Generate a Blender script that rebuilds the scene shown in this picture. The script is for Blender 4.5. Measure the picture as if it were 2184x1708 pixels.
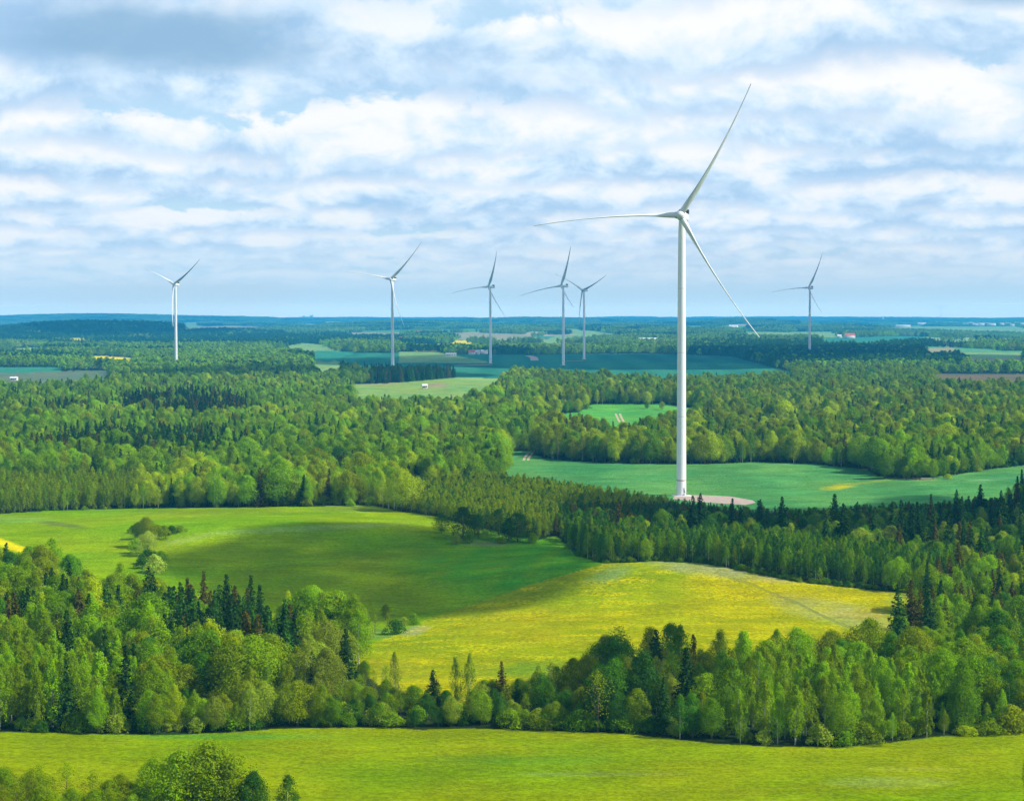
import bpy, math, random
import numpy as np
from mathutils import Matrix, Vector

for o in list(bpy.data.objects): bpy.data.objects.remove(o)
rng = np.random.default_rng(11); random.seed(11)
sc = bpy.context.scene
COL = sc.collection

# ------------------------------------------------------------------ camera
CAM_H = 91.0; F = 70.0/36*2184            # focal length in px of the 2184 px wide view the places were measured in
TILT = math.atan(185/F); ROLL = -0.0018
vF = np.array([0, math.cos(TILT), -math.sin(TILT)])
vU0 = np.array([0, math.sin(TILT), math.cos(TILT)]); vX0 = np.array([1.0, 0, 0])
vR = math.cos(ROLL)*vX0 + math.sin(ROLL)*vU0
vU = math.cos(ROLL)*vU0 - math.sin(ROLL)*vX0
cd = bpy.data.cameras.new('camera'); cam = bpy.data.objects.new('camera', cd); COL.objects.link(cam)
cd.sensor_width = 36; cd.lens = 70; cd.clip_start = 1; cd.clip_end = 300000
cam.matrix_world = Matrix(((vR[0], vU[0], -vF[0], 0), (vR[1], vU[1], -vF[1], 0), (vR[2], vU[2], -vF[2], CAM_H), (0, 0, 0, 1)))
sc.camera = cam

# ------------------------------------------------------------------ light
SUN_EL, SUN_AZ = math.radians(43), math.radians(104)      # azimuth clockwise from +y (the view direction)
SUN = np.array([math.sin(SUN_AZ)*math.cos(SUN_EL), math.cos(SUN_AZ)*math.cos(SUN_EL), math.sin(SUN_EL)])
sl = bpy.data.lights.new('sun', 'SUN'); so = bpy.data.objects.new('sun', sl); COL.objects.link(so)
sl.energy = 5.0; sl.angle = math.radians(0.53); sl.color = (1.0, 0.94, 0.80)
so.rotation_mode = 'QUATERNION'; so.rotation_quaternion = Vector(SUN).to_track_quat('Z', 'Y')
so.location = (400, 0, 600)
sc.view_settings.view_transform = 'Standard'; sc.view_settings.look = 'None'
sc.view_settings.exposure = 0.45; sc.view_settings.gamma = 1
sc.render.resolution_x = 1024; sc.render.resolution_y = 800
cy = sc.cycles
cy.max_bounces = 6; cy.diffuse_bounces = 2; cy.glossy_bounces = 1; cy.transmission_bounces = 2
cy.transparent_max_bounces = 12; cy.volume_bounces = 2
cy.use_denoising = True
cy.sample_clamp_indirect = 4
cy.use_adaptive_sampling = True; cy.adaptive_threshold = 0.018

class NT:
    """tiny helper to write node trees"""
    def __init__(s, tree): s.t = tree; s.t.nodes.clear()
    def n(s, kind, **kw):
        nd = s.t.nodes.new(kind)
        for k, v in kw.items():
            if k == 'i':
                for a, b in v.items():
                    if isinstance(b, bpy.types.NodeSocket): s.t.links.new(b, nd.inputs[a])
                    else: nd.inputs[a].default_value = b
            else: setattr(nd, k, v)
        return nd
    def m(s, op, *a, clamp=False):
        nd = s.t.nodes.new('ShaderNodeMath'); nd.operation = op; nd.use_clamp = clamp
        for k, b in enumerate(a):
            if isinstance(b, bpy.types.NodeSocket): s.t.links.new(b, nd.inputs[k])
            else: nd.inputs[k].default_value = b
        return nd.outputs[0]
    def v(s, op, *a):
        nd = s.t.nodes.new('ShaderNodeVectorMath'); nd.operation = op
        for k, b in enumerate(a):
            key = 'Scale' if (op == 'SCALE' and k == 1) else k
            if isinstance(b, bpy.types.NodeSocket): s.t.links.new(b, nd.inputs[key])
            else: nd.inputs[key].default_value = b
        return nd.outputs['Value'] if op in ('DOT_PRODUCT', 'LENGTH') else nd.outputs[0]
    def mix(s, f, a, b, blend='MIX'):
        nd = s.t.nodes.new('ShaderNodeMix'); nd.data_type = 'RGBA'; nd.blend_type = blend; nd.clamp_factor = True
        for k, b_ in ((0, f), (6, a), (7, b)):
            if isinstance(b_, bpy.types.NodeSocket): s.t.links.new(b_, nd.inputs[k])
            else: nd.inputs[k].default_value = b_ if k == 0 else (*b_[:3], 1)
        return nd.outputs[2]
    def smooth(s, x, a, b):
        nd = s.t.nodes.new('ShaderNodeMapRange'); nd.interpolation_type = 'SMOOTHSTEP'
        s.t.links.new(x, nd.inputs[0]); nd.inputs[1].default_value = a; nd.inputs[2].default_value = b
        return nd.outputs[0]
    def noise(s, vec, scale, detail=3, rough=0.5, dist=0.0, dims='3D'):
        nd = s.t.nodes.new('ShaderNodeTexNoise'); nd.noise_dimensions = dims
        s.t.links.new(vec, nd.inputs['Vector'])
        nd.inputs['Scale'].default_value = scale; nd.inputs['Detail'].default_value = detail
        nd.inputs['Roughness'].default_value = rough; nd.inputs['Distortion'].default_value = dist
        return nd.outputs[0]

# ------------------------------------------------------------------ sky: Nishita with layered broken cumulus
def build_world():
    w = bpy.data.worlds.new('World'); sc.world = w; w.use_nodes = True
    T = NT(w.node_tree)
    sky = T.n('ShaderNodeTexSky', sky_type='NISHITA', sun_disc=False)
    sky.sun_elevation = SUN_EL; sky.sun_rotation = SUN_AZ; sky.altitude = 150
    sky.air_density = 1.0; sky.dust_density = 0.6; sky.ozone_density = 1.5
    tc = T.n('ShaderNodeTexCoord'); d = T.v('NORMALIZE', tc.outputs['Generated'])
    sep = T.n('ShaderNodeSeparateXYZ', i={0: d})
    z = T.m('MAXIMUM', sep.outputs[2], 0.003)
    az = T.m('ARCTAN2', sep.outputs[0], sep.outputs[1])
    e = T.n('ShaderNodeCombineXYZ', i={0: az, 1: z}).outputs[0]
    dk = None
    for (cx, cy_, rx, ry, da) in CL_BUMPS:
        q = T.v('MULTIPLY', T.v('SUBTRACT', e, (cx, cy_, 0)), (1/rx, 1/ry, 0))
        x = T.m('MULTIPLY', T.m('EXPONENT', T.m('MULTIPLY', T.v('DOT_PRODUCT', q, q), -1.0)), da); dk = x if dk is None else T.m('ADD', dk, x)
    skyc = T.v('SCALE', sky.outputs[0], SKY_STRENGTH)
    skyc = T.mix(.65, skyc, (0.42, 0.62, 0.80))
    col = skyc
    # rows of cumulus, the farthest first; each has a soft grey base and heaped white tops
    K = 13
    for k in reversed(range(K)):
        ek = .200*(.80**k); rs_ = random.Random(k*7+CL_SEED)
        U = T.m('MULTIPLY', az, CL_FU/ek**.62)
        low = T.n('ShaderNodeTexNoise', noise_dimensions='2D', i={'Vector': T.n('ShaderNodeCombineXYZ', i={0: U, 1: 13.7*k+CL_SEED}).outputs[0], 'Scale': .42, 'Detail': 1.0, 'Roughness': .5})
        ls = T.n('ShaderNodeSeparateColor', i={0: low.outputs['Color']})
        base = T.m('MULTIPLY', T.m('ADD', 1-.14, T.m('MULTIPLY', ls.outputs[0], .28)), ek)
        t = T.m('DIVIDE', T.m('SUBTRACT', z, base), ek*CL_H)
        p = T.n('ShaderNodeCombineXYZ', i={0: U, 1: T.m('ADD', T.m('MULTIPLY', t, .55), 31.1*k+3)}).outputs[0]
        nz = T.n('ShaderNodeTexNoise', noise_dimensions='2D', i={'Vector': p, 'Scale': 1.7, 'Detail': 7.0 if k < 7 else 5.0, 'Roughness': .58, 'Distortion': .15})
        n = nz.outputs[0]
        top = T.m('ADD', T.m('MULTIPLY', T.smooth(ls.outputs[1], .30, .66), 1.25), CL_FILL)
        if k < 4: top = T.m('ADD', top, T.m('MULTIPLY', dk, 1.2))
        de = T.m('SUBTRACT', T.m('ADD', top, T.m('MULTIPLY', T.m('SUBTRACT', n, .5), 1.9)), t)
        a = T.m('MULTIPLY', T.smooth(de, .0, .26), T.smooth(T.m('ADD', t, T.m('MULTIPLY', T.m('SUBTRACT', n, .5), .9)), -.42, .10))
        br = T.m('ADD', T.m('MULTIPLY', t, .66), T.m('MULTIPLY', T.m('SUBTRACT', n, .5), 1.9))
        br = T.smooth(T.m('SUBTRACT', br, T.m('MULTIPLY', T.smooth(ls.outputs[2], .45, .65), .16)), -.35, .50)
        br = T.m('SUBTRACT', br, dk, clamp=True)
        c = T.mix(T.m('MULTIPLY', br, 2.0, clamp=True), CL_DARK, CL_MID)
        c = T.mix(T.m('SUBTRACT', T.m('MULTIPLY', br, 2.0), 1.0, clamp=True), c, CL_LITE)
        far = 1-math.exp(-((ek/.022)**1.5)); 
        col = T.mix(T.m('MULTIPLY', a, (.97 if k < 9 else .9)*(.25+.75*far)), col, T.mix(.75*(1-far), c, HORIZON))
    dn = T.noise(T.v('MULTIPLY', e, (22, 60, 0)), 1.0, 5, .55)
    dm = T.smooth(T.m('ADD', dk, T.m('MULTIPLY', T.m('SUBTRACT', dn, .5), .5)), .12, .62)
    col = T.mix(T.m('MULTIPLY', dm, .85), col, (0.225, 0.37, 0.53))
    f = T.m('EXPONENT', T.m('MULTIPLY', z, -1/.016))       # far decks melt into the pale air
    col = T.mix(T.m('MULTIPLY', f, .95), col, HORIZON)
    # the brightest sky lies right on the horizon, beyond the ground air
    tt = T.m('EXPONENT', T.m('MULTIPLY', T.m('MINIMUM', HAZE_R, T.m('DIVIDE', 140.0, z)), -HAZE_D))
    it = T.m('DIVIDE', 1.0, T.m('MAXIMUM', tt, .08))
    need = T.v('SUBTRACT', T.v('SCALE', GLOW, it), T.v('SCALE', HAZE_GLOW, T.m('SUBTRACT', it, 1.0)))
    col = T.mix(T.m('EXPONENT', T.m('MULTIPLY', z, -1/.012)), col, T.v('MAXIMUM', need, (0, 0, 0)))
    up_ = T.smooth(z, .17, .4)                              # overhead the deck is seen from below: grey bases, blue gaps
    lowc = T.noise(T.v('SCALE', d, 3.0), 1.0, 3, .55)
    col = T.mix(up_, col, T.mix(T.smooth(lowc, .4, .6), (0.14, 0.25, 0.46), (0.32, 0.37, 0.44)))
    bg = T.n('ShaderNodeBackground', i={0: col, 1: 1.0})
    T.n('ShaderNodeOutputWorld', i={0: bg.outputs[0]})
    w.cycles.sampling_method = 'MANUAL'; w.cycles.sample_map_resolution = 256
SKY_STRENGTH = 0.10
HAZE_C = (0.05, 0.48, 1.0); HAZE_D = 1/14500; HAZE_R = 34500.0      # the air box at the end uses these
HORIZON = (0.66, 0.72, 0.76)
CL_FU, CL_H, CL_FILL, CL_SEED = 2.9, .29, .85, 5
CL_DARK, CL_MID, CL_LITE = (0.31, 0.47, 0.66), (0.54, 0.66, 0.78), (0.78, 0.77, 0.765)
GLOW = (0.44, 0.56, 0.65); HAZE_GLOW = (0.02, 0.22, 0.47)
#        azimuth  height  width  height  darker
CL_BUMPS = [(-.175, .134, .095, .019, .70), (.245, .152, .05, .008, .5), (.205, .104, .05, .014, -.22), (.0, .148, .09, .016, -.25), (-.20, .106, .06, .012, -.2), (.02, .127, .05, .008, .2), (.09, .082, .02, .008, -.3)]
build_world()

# ------------------------------------------------------------------ projection and terrain
CAMP = np.array([0, 0, CAM_H])
def project(P):
    q = np.asarray(P, float) - CAMP
    dep = q @ vF; dep = np.where(np.abs(dep) < 1e-3, 1e-3, dep)
    px = 1092 + F*(q @ vR)/dep; py = 854 - F*(q @ vU)/dep
    return px, py, dep
def flat(px, py):
    d = vF + vR*(px-1092)/F - vU*(py-854)/F
    t = CAM_H/max(-d[2], 1e-4); return d[0]*t, d[1]*t
_r = np.random.default_rng(5)
W1 = [(2*math.pi/l, a, _r.uniform(0, 6.28), _r.uniform(0, 6.28)) for l, a in ((520, 1.3), (430, 1.1), (300, .7), (230, .45), (170, .28), (120, .14))]
W2 = [(2*math.pi/l, a, _r.uniform(0, 6.28), _r.uniform(0, 6.28)) for l, a in ((7000, 6), (5200, 5), (3400, 4.5), (2300, 3.5), (1500, 2.5))]
G = []
def gauss(px, py, amp, rx, ry):
    x, y = flat(px, py); G.append((x, y, amp, rx, ry))
gauss(1450, 1230, 5.0, 85, 42); gauss(600, 1140, 4.0, 90, 45); gauss(850, 1290, -3.0, 45, 55)
gauss(1560, 1003, 2.4, 120, 45); gauss(1500, 1035, -1.0, 120, 30); gauss(2120, 1030, 3.5, 70, 70); gauss(1750, 1045, -1.5, 60, 40)
gauss(900, 815, 4, 120, 150); gauss(1350, 875, 5, 130, 110)
for px, d, amp, rx, ry in ((60, 21000, 30, 1500, 2500), (210, 20000, 40, 1300, 3000), (470, 21000, 28, 1200, 2500), (800, 24000, 12, 2500, 3000),
                           (150, 7600, 45, 400, 500), (330, 8200, 30, 350, 500), (870, 12500, 42, 620, 900), (1120, 17000, 42, 800, 900),
                           (1600, 13500, 36, 330, 600), (900, 30000, 8, 9000, 3500), (1700, 29000, 6, 7000, 3500), (300, 30000, 12, 6000, 3500)):
    G.append(((px-1092)/F*d, d, amp, rx, ry))
def terrain(x, y):
    x = np.asarray(x, float); y = np.asarray(y, float)
    z = np.zeros_like(x); d = np.hypot(x, y)
    w1 = np.clip((d-150)/200, 0, 1)*0.75
    for k, a, p, th in W1: z = z + w1*a*np.sin(k*(x*math.cos(th)+y*math.sin(th))+p)
    w2 = np.clip((d-4600)/4000, 0, 1)
    for k, a, p, th in W2: z = z + w2*a*np.sin(k*(x*math.cos(th)+y*math.sin(th))+p)
    for gx, gy, a, rx, ry in G: z = z + a*np.exp(-((x-gx)/rx)**2-((y-gy)/ry)**2)
    return z
def at(px, py):
    """ground point seen at a place of the photograph"""
    d = vF + vR*(px-1092)/F - vU*(py-854)/F
    t = CAM_H/max(-d[2], 1e-3)
    for _ in range(25):
        z = float(terrain(d[0]*t, d[1]*t)); t2 = (z-CAM_H)/d[2]; t = 0.5*t+0.5*t2
    return d[0]*t, d[1]*t, float(terrain(d[0]*t, d[1]*t))

def inpoly(px, py, poly):
    inside = np.zeros(px.shape, bool); n = len(poly)
    for i in range(n):
        x1, y1 = poly[i]; x2, y2 = poly[(i+1) % n]
        if y1 == y2: continue
        c = ((y1 > py) != (y2 > py)) & (px < (x2-x1)*(py-y1)/(y2-y1)+x1)
        inside ^= c
    return inside

# land cover, outlines of the fields where they lie on the ground ------------------------------
FRONT = [(-900, 1558), (0, 1560), (200, 1564), (350, 1567), (480, 1562), (600, 1553), (700, 1551), (820, 1550), (900, 1556), (1000, 1553), (1120, 1556), (1300, 1562),
         (1420, 1573), (1520, 1585), (1650, 1592), (1800, 1592), (1900, 1583), (2000, 1570), (2100, 1561), (2184, 1563), (3100, 1560)]
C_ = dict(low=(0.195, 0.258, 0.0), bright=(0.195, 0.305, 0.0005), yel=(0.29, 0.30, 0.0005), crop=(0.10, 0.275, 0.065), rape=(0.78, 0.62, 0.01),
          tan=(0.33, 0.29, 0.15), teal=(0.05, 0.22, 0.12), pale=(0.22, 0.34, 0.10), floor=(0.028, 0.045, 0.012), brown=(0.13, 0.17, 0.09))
FIELDS = [
 ('bright', [(-900, 1105), (0, 1096), (100, 1089), (250, 1085), (400, 1083), (650, 1080), (790, 1077), (860, 1092), (925, 1100), (1000, 1120), (1145, 1152), (1185, 1142), (1195, 1150), (1230, 1185),
             (1290, 1201), (1250, 1216), (1130, 1247), (1000, 1292), (905, 1322), (890, 1338), (760, 1382), (690, 1388), (640, 1392), (560, 1378), (520, 1362), (350, 1350), (130, 1275), (0, 1248), (-900, 1240)]),
 ('yel', [(1290, 1201), (1400, 1197), (1500, 1201), (1600, 1219), (1700, 1240), (1850, 1257), (1990, 1270), (1968, 1320), (1905, 1372), (1870, 1440), (1700, 1462), (1500, 1466), (1300, 1476), (1150, 1500),
          (1000, 1508), (870, 1508), (810, 1462), (740, 1408), (690, 1388), (760, 1382), (890, 1338), (905, 1322), (1000, 1292), (1130, 1247)]),
 ('crop', [(1088, 962), (1130, 963), (1160, 979), (1300, 988), (1500, 990), (1620, 985), (1740, 990), (1850, 1001), (1872, 1016), (1950, 1021), (2040, 1012), (2100, 1002), (2184, 992), (2900, 970),
           (2900, 1060), (2184, 1078), (2130, 1100), (2000, 1116), (1700, 1120), (1600, 1116), (1450, 1100), (1250, 1066), (1130, 1047), (1080, 1040), (1070, 990)]),
 ('bright2', [(1150, 884), (1235, 880), (1262, 862), (1420, 862), (1510, 874), (1490, 900), (1450, 925), (1380, 938), (1330, 950), (1285, 945), (1235, 925), (1150, 915)]),
 ('mixed', [(735, 820), (850, 816), (985, 804), (1100, 805), (1075, 818), (1030, 836), (940, 846), (760, 842)]),
 ('teal', [(-900, 780), (0, 783), (130, 783), (133, 791), (60, 793), (0, 794), (-900, 792)]),
 ('brown', [(-900, 793), (60, 794), (133, 791), (236, 790), (236, 804), (100, 812), (0, 812), (-900, 812)]),
 ('rape', [(188, 760), (210, 759), (286, 763), (284, 768), (200, 765)]),
 ('rape', [(128, 722), (195, 722), (196, 728), (150, 727)]),
 ('teald', [(690, 771), (760, 752), (1100, 757), (1400, 754), (1560, 760), (1700, 776), (1690, 792), (1400, 800), (1180, 790), (1000, 782), (860, 780), (740, 776)]),
 ('pale', [(664, 768), (700, 765), (740, 776), (720, 792), (690, 790), (668, 780)]),
 ('pale', [(850, 750), (930, 750), (1040, 754), (1040, 757), (850, 756)]),
 ('tan', [(740, 709), (860, 709), (870, 714), (740, 714)]),
 ('tan', [(930, 711), (1010, 709), (1100, 712), (1180, 716), (1175, 721), (1060, 721), (1000, 719)]),
 ('pale', [(960, 719), (1010, 722), (1140, 722), (1180, 718), (1320, 714), (1320, 721), (1200, 724), (1100, 725), (960, 727)]),
 ('rape', [(962, 727), (990, 726), (1012, 728), (1005, 733), (970, 732)]),
 ('pale', [(1570, 709), (1790, 707), (1800, 712), (1690, 716), (1580, 714)]),
 ('pale', [(380, 692), (400, 687), (434, 690), (430, 697), (384, 700)]),
 ('tan', [(370, 700), (430, 696), (520, 695), (590, 697), (500, 700), (390, 703)]),
 ('rape', [(680, 686), (722, 686), (740, 689), (690, 690)]),
 ('tan', [(635, 689), (690, 691), (680, 695), (640, 694)]),
 ('pale', [(1150, 699), (1240, 702), (1330, 707), (1320, 712), (1230, 708)]),
 ('tan', [(1380, 728), (1420, 727), (1440, 733), (1385, 733)]),
 ('pale', [(1900, 696), (2184, 696), (2184, 701), (1950, 702)]),
 ('teal', [(1740, 720), (1960, 717), (2000, 724), (1860, 732), (1740, 729)]),
 ('tan', [(1960, 744), (2030, 741), (2080, 748), (1980, 751)]),
 ('pale', [(2030, 752), (2184, 752), (2184, 761), (2060, 760)]),
 ('tan', [(2060, 766), (2184, 762), (2184, 768), (2070, 769)]),
 ('clear', [(1985, 797), (2184, 797), (2900, 797), (2900, 812), (2184, 812), (1990, 809)]),
 ('pale', [(540, 742), (640, 731), (700, 736), (740, 742), (650, 744)]),
 ('teal', [(590, 751), (700, 748), (760, 751), (700, 756)]),
 ('spot', [(2136, 1408), (2184, 1403), (3000, 1400), (3000, 1450), (2184, 1455), (2150, 1440)]),
]
# the near side of a far field hides behind the trees before it: its ground reaches further this way
def reach(p):
    if max(q[1] for q in p) > 850 or min(q[1] for q in p) < 600: return p
    c = sum(q[1] for q in p)/len(p); return [(x, y if y <= c else 669+(y-669)*1.2) for x, y in p]
FIELDS = [(k, reach(p)) for k, p in FIELDS]
C_.update(bright2=(0.12, 0.36, 0.05), mixed=(0.22, 0.33, 0.07), teald=(0.045, 0.20, 0.11), clear=(0.16, 0.12, 0.06), spot=(0.10, 0.24, 0.012))
def hash2(ix, iy, s=0):
    v = np.sin(ix*127.1+iy*311.7+s*74.7)*43758.5453; return v-np.floor(v)
def cells(x, y, size, s=0):
    """nearest jittered site: its random number and the ratio of nearest to second distance"""
    gx = np.floor(x/size); gy = np.floor(y/size); best = np.full(x.shape, 1e18); bid = np.zeros(x.shape); sec = best.copy()
    for dx in (-1, 0, 1):
        for dy in (-1, 0, 1):
            cx = gx+dx; cyy = gy+dy
            sx = (cx+0.1+0.8*hash2(cx, cyy, s))*size; sy = (cyy+0.1+0.8*hash2(cx, cyy, s+1))*size
            q = (x-sx)**2+(y-sy)**2; r = hash2(cx, cyy, s+2)
            nb = q < best; sec = np.where(nb, best, np.minimum(sec, q)); bid = np.where(nb, r, bid); best = np.where(nb, q, best)
    return bid, np.sqrt(best/np.maximum(sec, 1e-9))
_w = np.random.default_rng(8)
WN = [(2*math.pi/l, _w.uniform(0, 6.28), _w.uniform(0, 6.28)) for l in (1, 1.31, .77, .53, .61, .37, .29)]
def wob(x, y, L, s=0):
    v = 0
    for i, (k, p, th) in enumerate(WN): v = v + math.sqrt(1/k*6.28)*np.sin(k/L*(x*math.cos(th+s)+y*math.sin(th+s))+p+s*3.3)
    return v/3.0
def cover(x, y):
    """0 = woodland, n = FIELDS[n-1], 100 = low field in front, 200+ = far field kinds"""
    x = np.asarray(x, float); y = np.asarray(y, float)
    z = terrain(x, y); px, py, dep = project(np.stack([x, y, z], -1))
    px = np.where(dep < 5, 1092, px); py = np.where(dep < 5, 3000, py)
    d = np.hypot(x, y); code = np.zeros(x.shape, int)
    far = d > 4300
    wx = x + 80*wob(x, y, 500); wy = (y + 120*wob(x, y, 900, 1))/3
    for size, s, lo, hi in ((330, 3, 4300, 9000), (620, 7, 9000, 60000)):
        r, e = cells(wx, wy, size, s)
        m = (d >= lo) & (d < hi) & (r < 0.46) & (e < 0.96)
        code[m] = 200 + (r[m]*1000).astype(int) % 8
    hill = np.zeros(x.shape, bool)
    for gx, gy, a, rx, ry in G:
        if a > 27 and gy < 20500: hill |= (((x-gx)/rx)**2+((y-gy)/ry)**2) < 1.1
    code[hill] = 0
    dark = inpoly(px, py, [(-900, 735), (0, 735), (430, 728), (430, 700), (300, 690), (-900, 690)]) | inpoly(px, py, [(1470, 738), (1900, 736), (2050, 752), (2060, 778), (1700, 775), (1560, 758), (1470, 757)]) \
        | inpoly(px, py, [(100, 780), (1100, 780), (1100, 760), (100, 735)])
    code[dark] = 0
    jw = np.clip(d*0.004, 0.5, 3.0)
    qx = np.clip(px + wob(x, y, 9)*0.9*jw/2, -899, 2899); qy = py + wob(x, y, 7, 2)*0.35
    for i, (k, poly) in enumerate(FIELDS): code[inpoly(qx, qy, poly)] = i+1
    front = np.interp(px, [p[0] for p in FRONT], [p[1] for p in FRONT])
    code[(qy > front) | (dep < 5)] = 100
    return code, px, py, d
FARC = [(.10, .25, .05), (.30, .40, .14), (.42, .34, .18), (.07, .22, .10), (.36, .30, .17), (.22, .38, .10), (.12, .30, .12), (.55, .48, .08)]
TRACKS = []

# ------------------------------------------------------------------ meshes
def mesh_obj(name, V, Fc, mats, parent=None, mi=None, smooth=False, link=True):
    me = bpy.data.meshes.new(name); V = np.asarray(V, np.float32); Fc = np.asarray(Fc, np.int32)
    n = Fc.shape[1]
    me.vertices.add(len(V)); me.vertices.foreach_set('co', V.ravel())
    me.loops.add(Fc.size); me.loops.foreach_set('vertex_index', Fc.ravel())
    me.polygons.add(len(Fc)); me.polygons.foreach_set('loop_start', np.arange(0, Fc.size, n, dtype=np.int32))
    if mi is not None: me.polygons.foreach_set('material_index', np.asarray(mi, np.int32))
    me.update(calc_edges=True)
    for m in (mats if isinstance(mats, (list, tuple)) else [mats]): me.materials.append(m)
    if smooth: me.polygons.foreach_set('use_smooth', np.ones(len(Fc), bool))
    o = bpy.data.objects.new(name, me)
    if link: COL.objects.link(o)
    if parent: o.parent = parent
    return o
class MB:
    """collects quads of boxes, tubes and the like into one mesh"""
    def __init__(s): s.V = []; s.F = []; s.M = []; s.n = 0
    def add(s, V, Fc, m=0):
        V = np.asarray(V, float); Fc = np.asarray(Fc, int)
        s.V.append(V); s.F.append(Fc+s.n); s.M.append(np.full(len(Fc), m)); s.n += len(V)
    def tube(s, pts, rad, seg=10, m=0, sq=None):
        pts = np.asarray(pts, float); k = len(pts); ring = []
        tang = np.gradient(pts, axis=0); tang /= np.linalg.norm(tang, axis=1)[:, None]+1e-9
        ref = np.array([0, 0, 1.0]) if abs(tang[0][2]) < .9 else np.array([1.0, 0, 0])
        for i in range(k):
            a = np.cross(tang[i], ref); a /= np.linalg.norm(a); b = np.cross(a, tang[i])
            th = np.arange(seg)*2*math.pi/seg
            ring.append(pts[i]+rad[i]*(np.cos(th)[:, None]*a+np.sin(th)[:, None]*b))
        V = np.concatenate(ring+[pts[:1], pts[-1:]]); Fc = []
        for i in range(k-1):
            for j in range(seg):
                j2 = (j+1) % seg; Fc.append((i*seg+j, i*seg+j2, (i+1)*seg+j2, (i+1)*seg+j))
        for j in range(0, seg, 2):
            j1, j2 = (j+1) % seg, (j+2) % seg
            Fc.append((k*seg, j2, j1, j)); Fc.append((k*seg+1, (k-1)*seg+j, (k-1)*seg+j1, (k-1)*seg+j2))
        s.add(V, Fc, m)
    def box(s, c, d, m=0, bev=0.0):
        c = np.asarray(c, float); d = np.asarray(d, float)/2
        V = np.array([[x, y, z] for x in (-1, 1) for y in (-1, 1) for z in (-1, 1)])*d+c
        s.add(V, [(0, 1, 3, 2), (4, 6, 7, 5), (0, 4, 5, 1), (2, 3, 7, 6), (0, 2, 6, 4), (1, 5, 7, 3)], m)
    def build(s, name, mats, parent=None, smooth=False, link=True):
        return mesh_obj(name, np.concatenate(s.V), np.concatenate(s.F), mats, parent, np.concatenate(s.M), smooth, link)

def mat(name):
    m = bpy.data.materials.new(name); m.use_nodes = True; return m, NT(m.node_tree)
def leaf_mat(name, trans=0.3, jit=0.3, gloss=0.0):
    m, T = mat(name)
    at_ = T.n('ShaderNodeAttribute', attribute_type='INSTANCER', attribute_name='tint')
    geo = T.n('ShaderNodeNewGeometry'); r = geo.outputs['Random Per Island']
    hs = T.n('ShaderNodeHueSaturation', i={'Hue': T.m('ADD', 0.5, T.m('MULTIPLY', T.m('SUBTRACT', r, 0.5), 0.035)), 'Saturation': 1.0,
                                           'Value': T.m('ADD', 1-jit/2, T.m('MULTIPLY', r, jit)), 'Color': at_.outputs['Color']})
    df = T.n('ShaderNodeBsdfDiffuse', i={0: hs.outputs[0]})
    tr = T.n('ShaderNodeBsdfTranslucent', i={0: T.v('MULTIPLY', hs.outputs[0], (1.25, 1.25, 0.5))})
    mx = T.n('ShaderNodeMixShader', i={0: trans, 1: df.outputs[0], 2: tr.outputs[0]})
    T.n('ShaderNodeOutputMaterial', i={0: mx.outputs[0]}); return m
def plain(name, col, rough=0.8, nscale=None, namt=0.2, **kw):
    m, T = mat(name)
    b = T.n('ShaderNodeBsdfPrincipled', i={'Roughness': rough})
    if nscale:
        tc = T.n('ShaderNodeTexCoord'); f = T.noise(tc.outputs['Object'], nscale, 4, 0.6)
        c = T.mix(T.smooth(f, .35, .65), [v*(1-namt) for v in col], [min(1, v*(1+namt)) for v in col]); T.t.links.new(c, b.inputs['Base Color'])
    else: b.inputs['Base Color'].default_value = (*col, 1)
    T.n('ShaderNodeOutputMaterial', i={0: b.outputs[0]}); return m
M_LEAF = leaf_mat('leaves', 0.32, 0.26); M_NEEDLE = leaf_mat('needles', 0.12, 0.6)
M_BARK = plain('bark', (0.10, 0.075, 0.05), .9, 3.0, .35); M_PALE = plain('pale_bark', (0.50, 0.48, 0.42), .8, 2.0, .3)
M_RED = plain('pine_bark', (0.22, 0.11, 0.055), .9, 2.0, .3)

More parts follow.
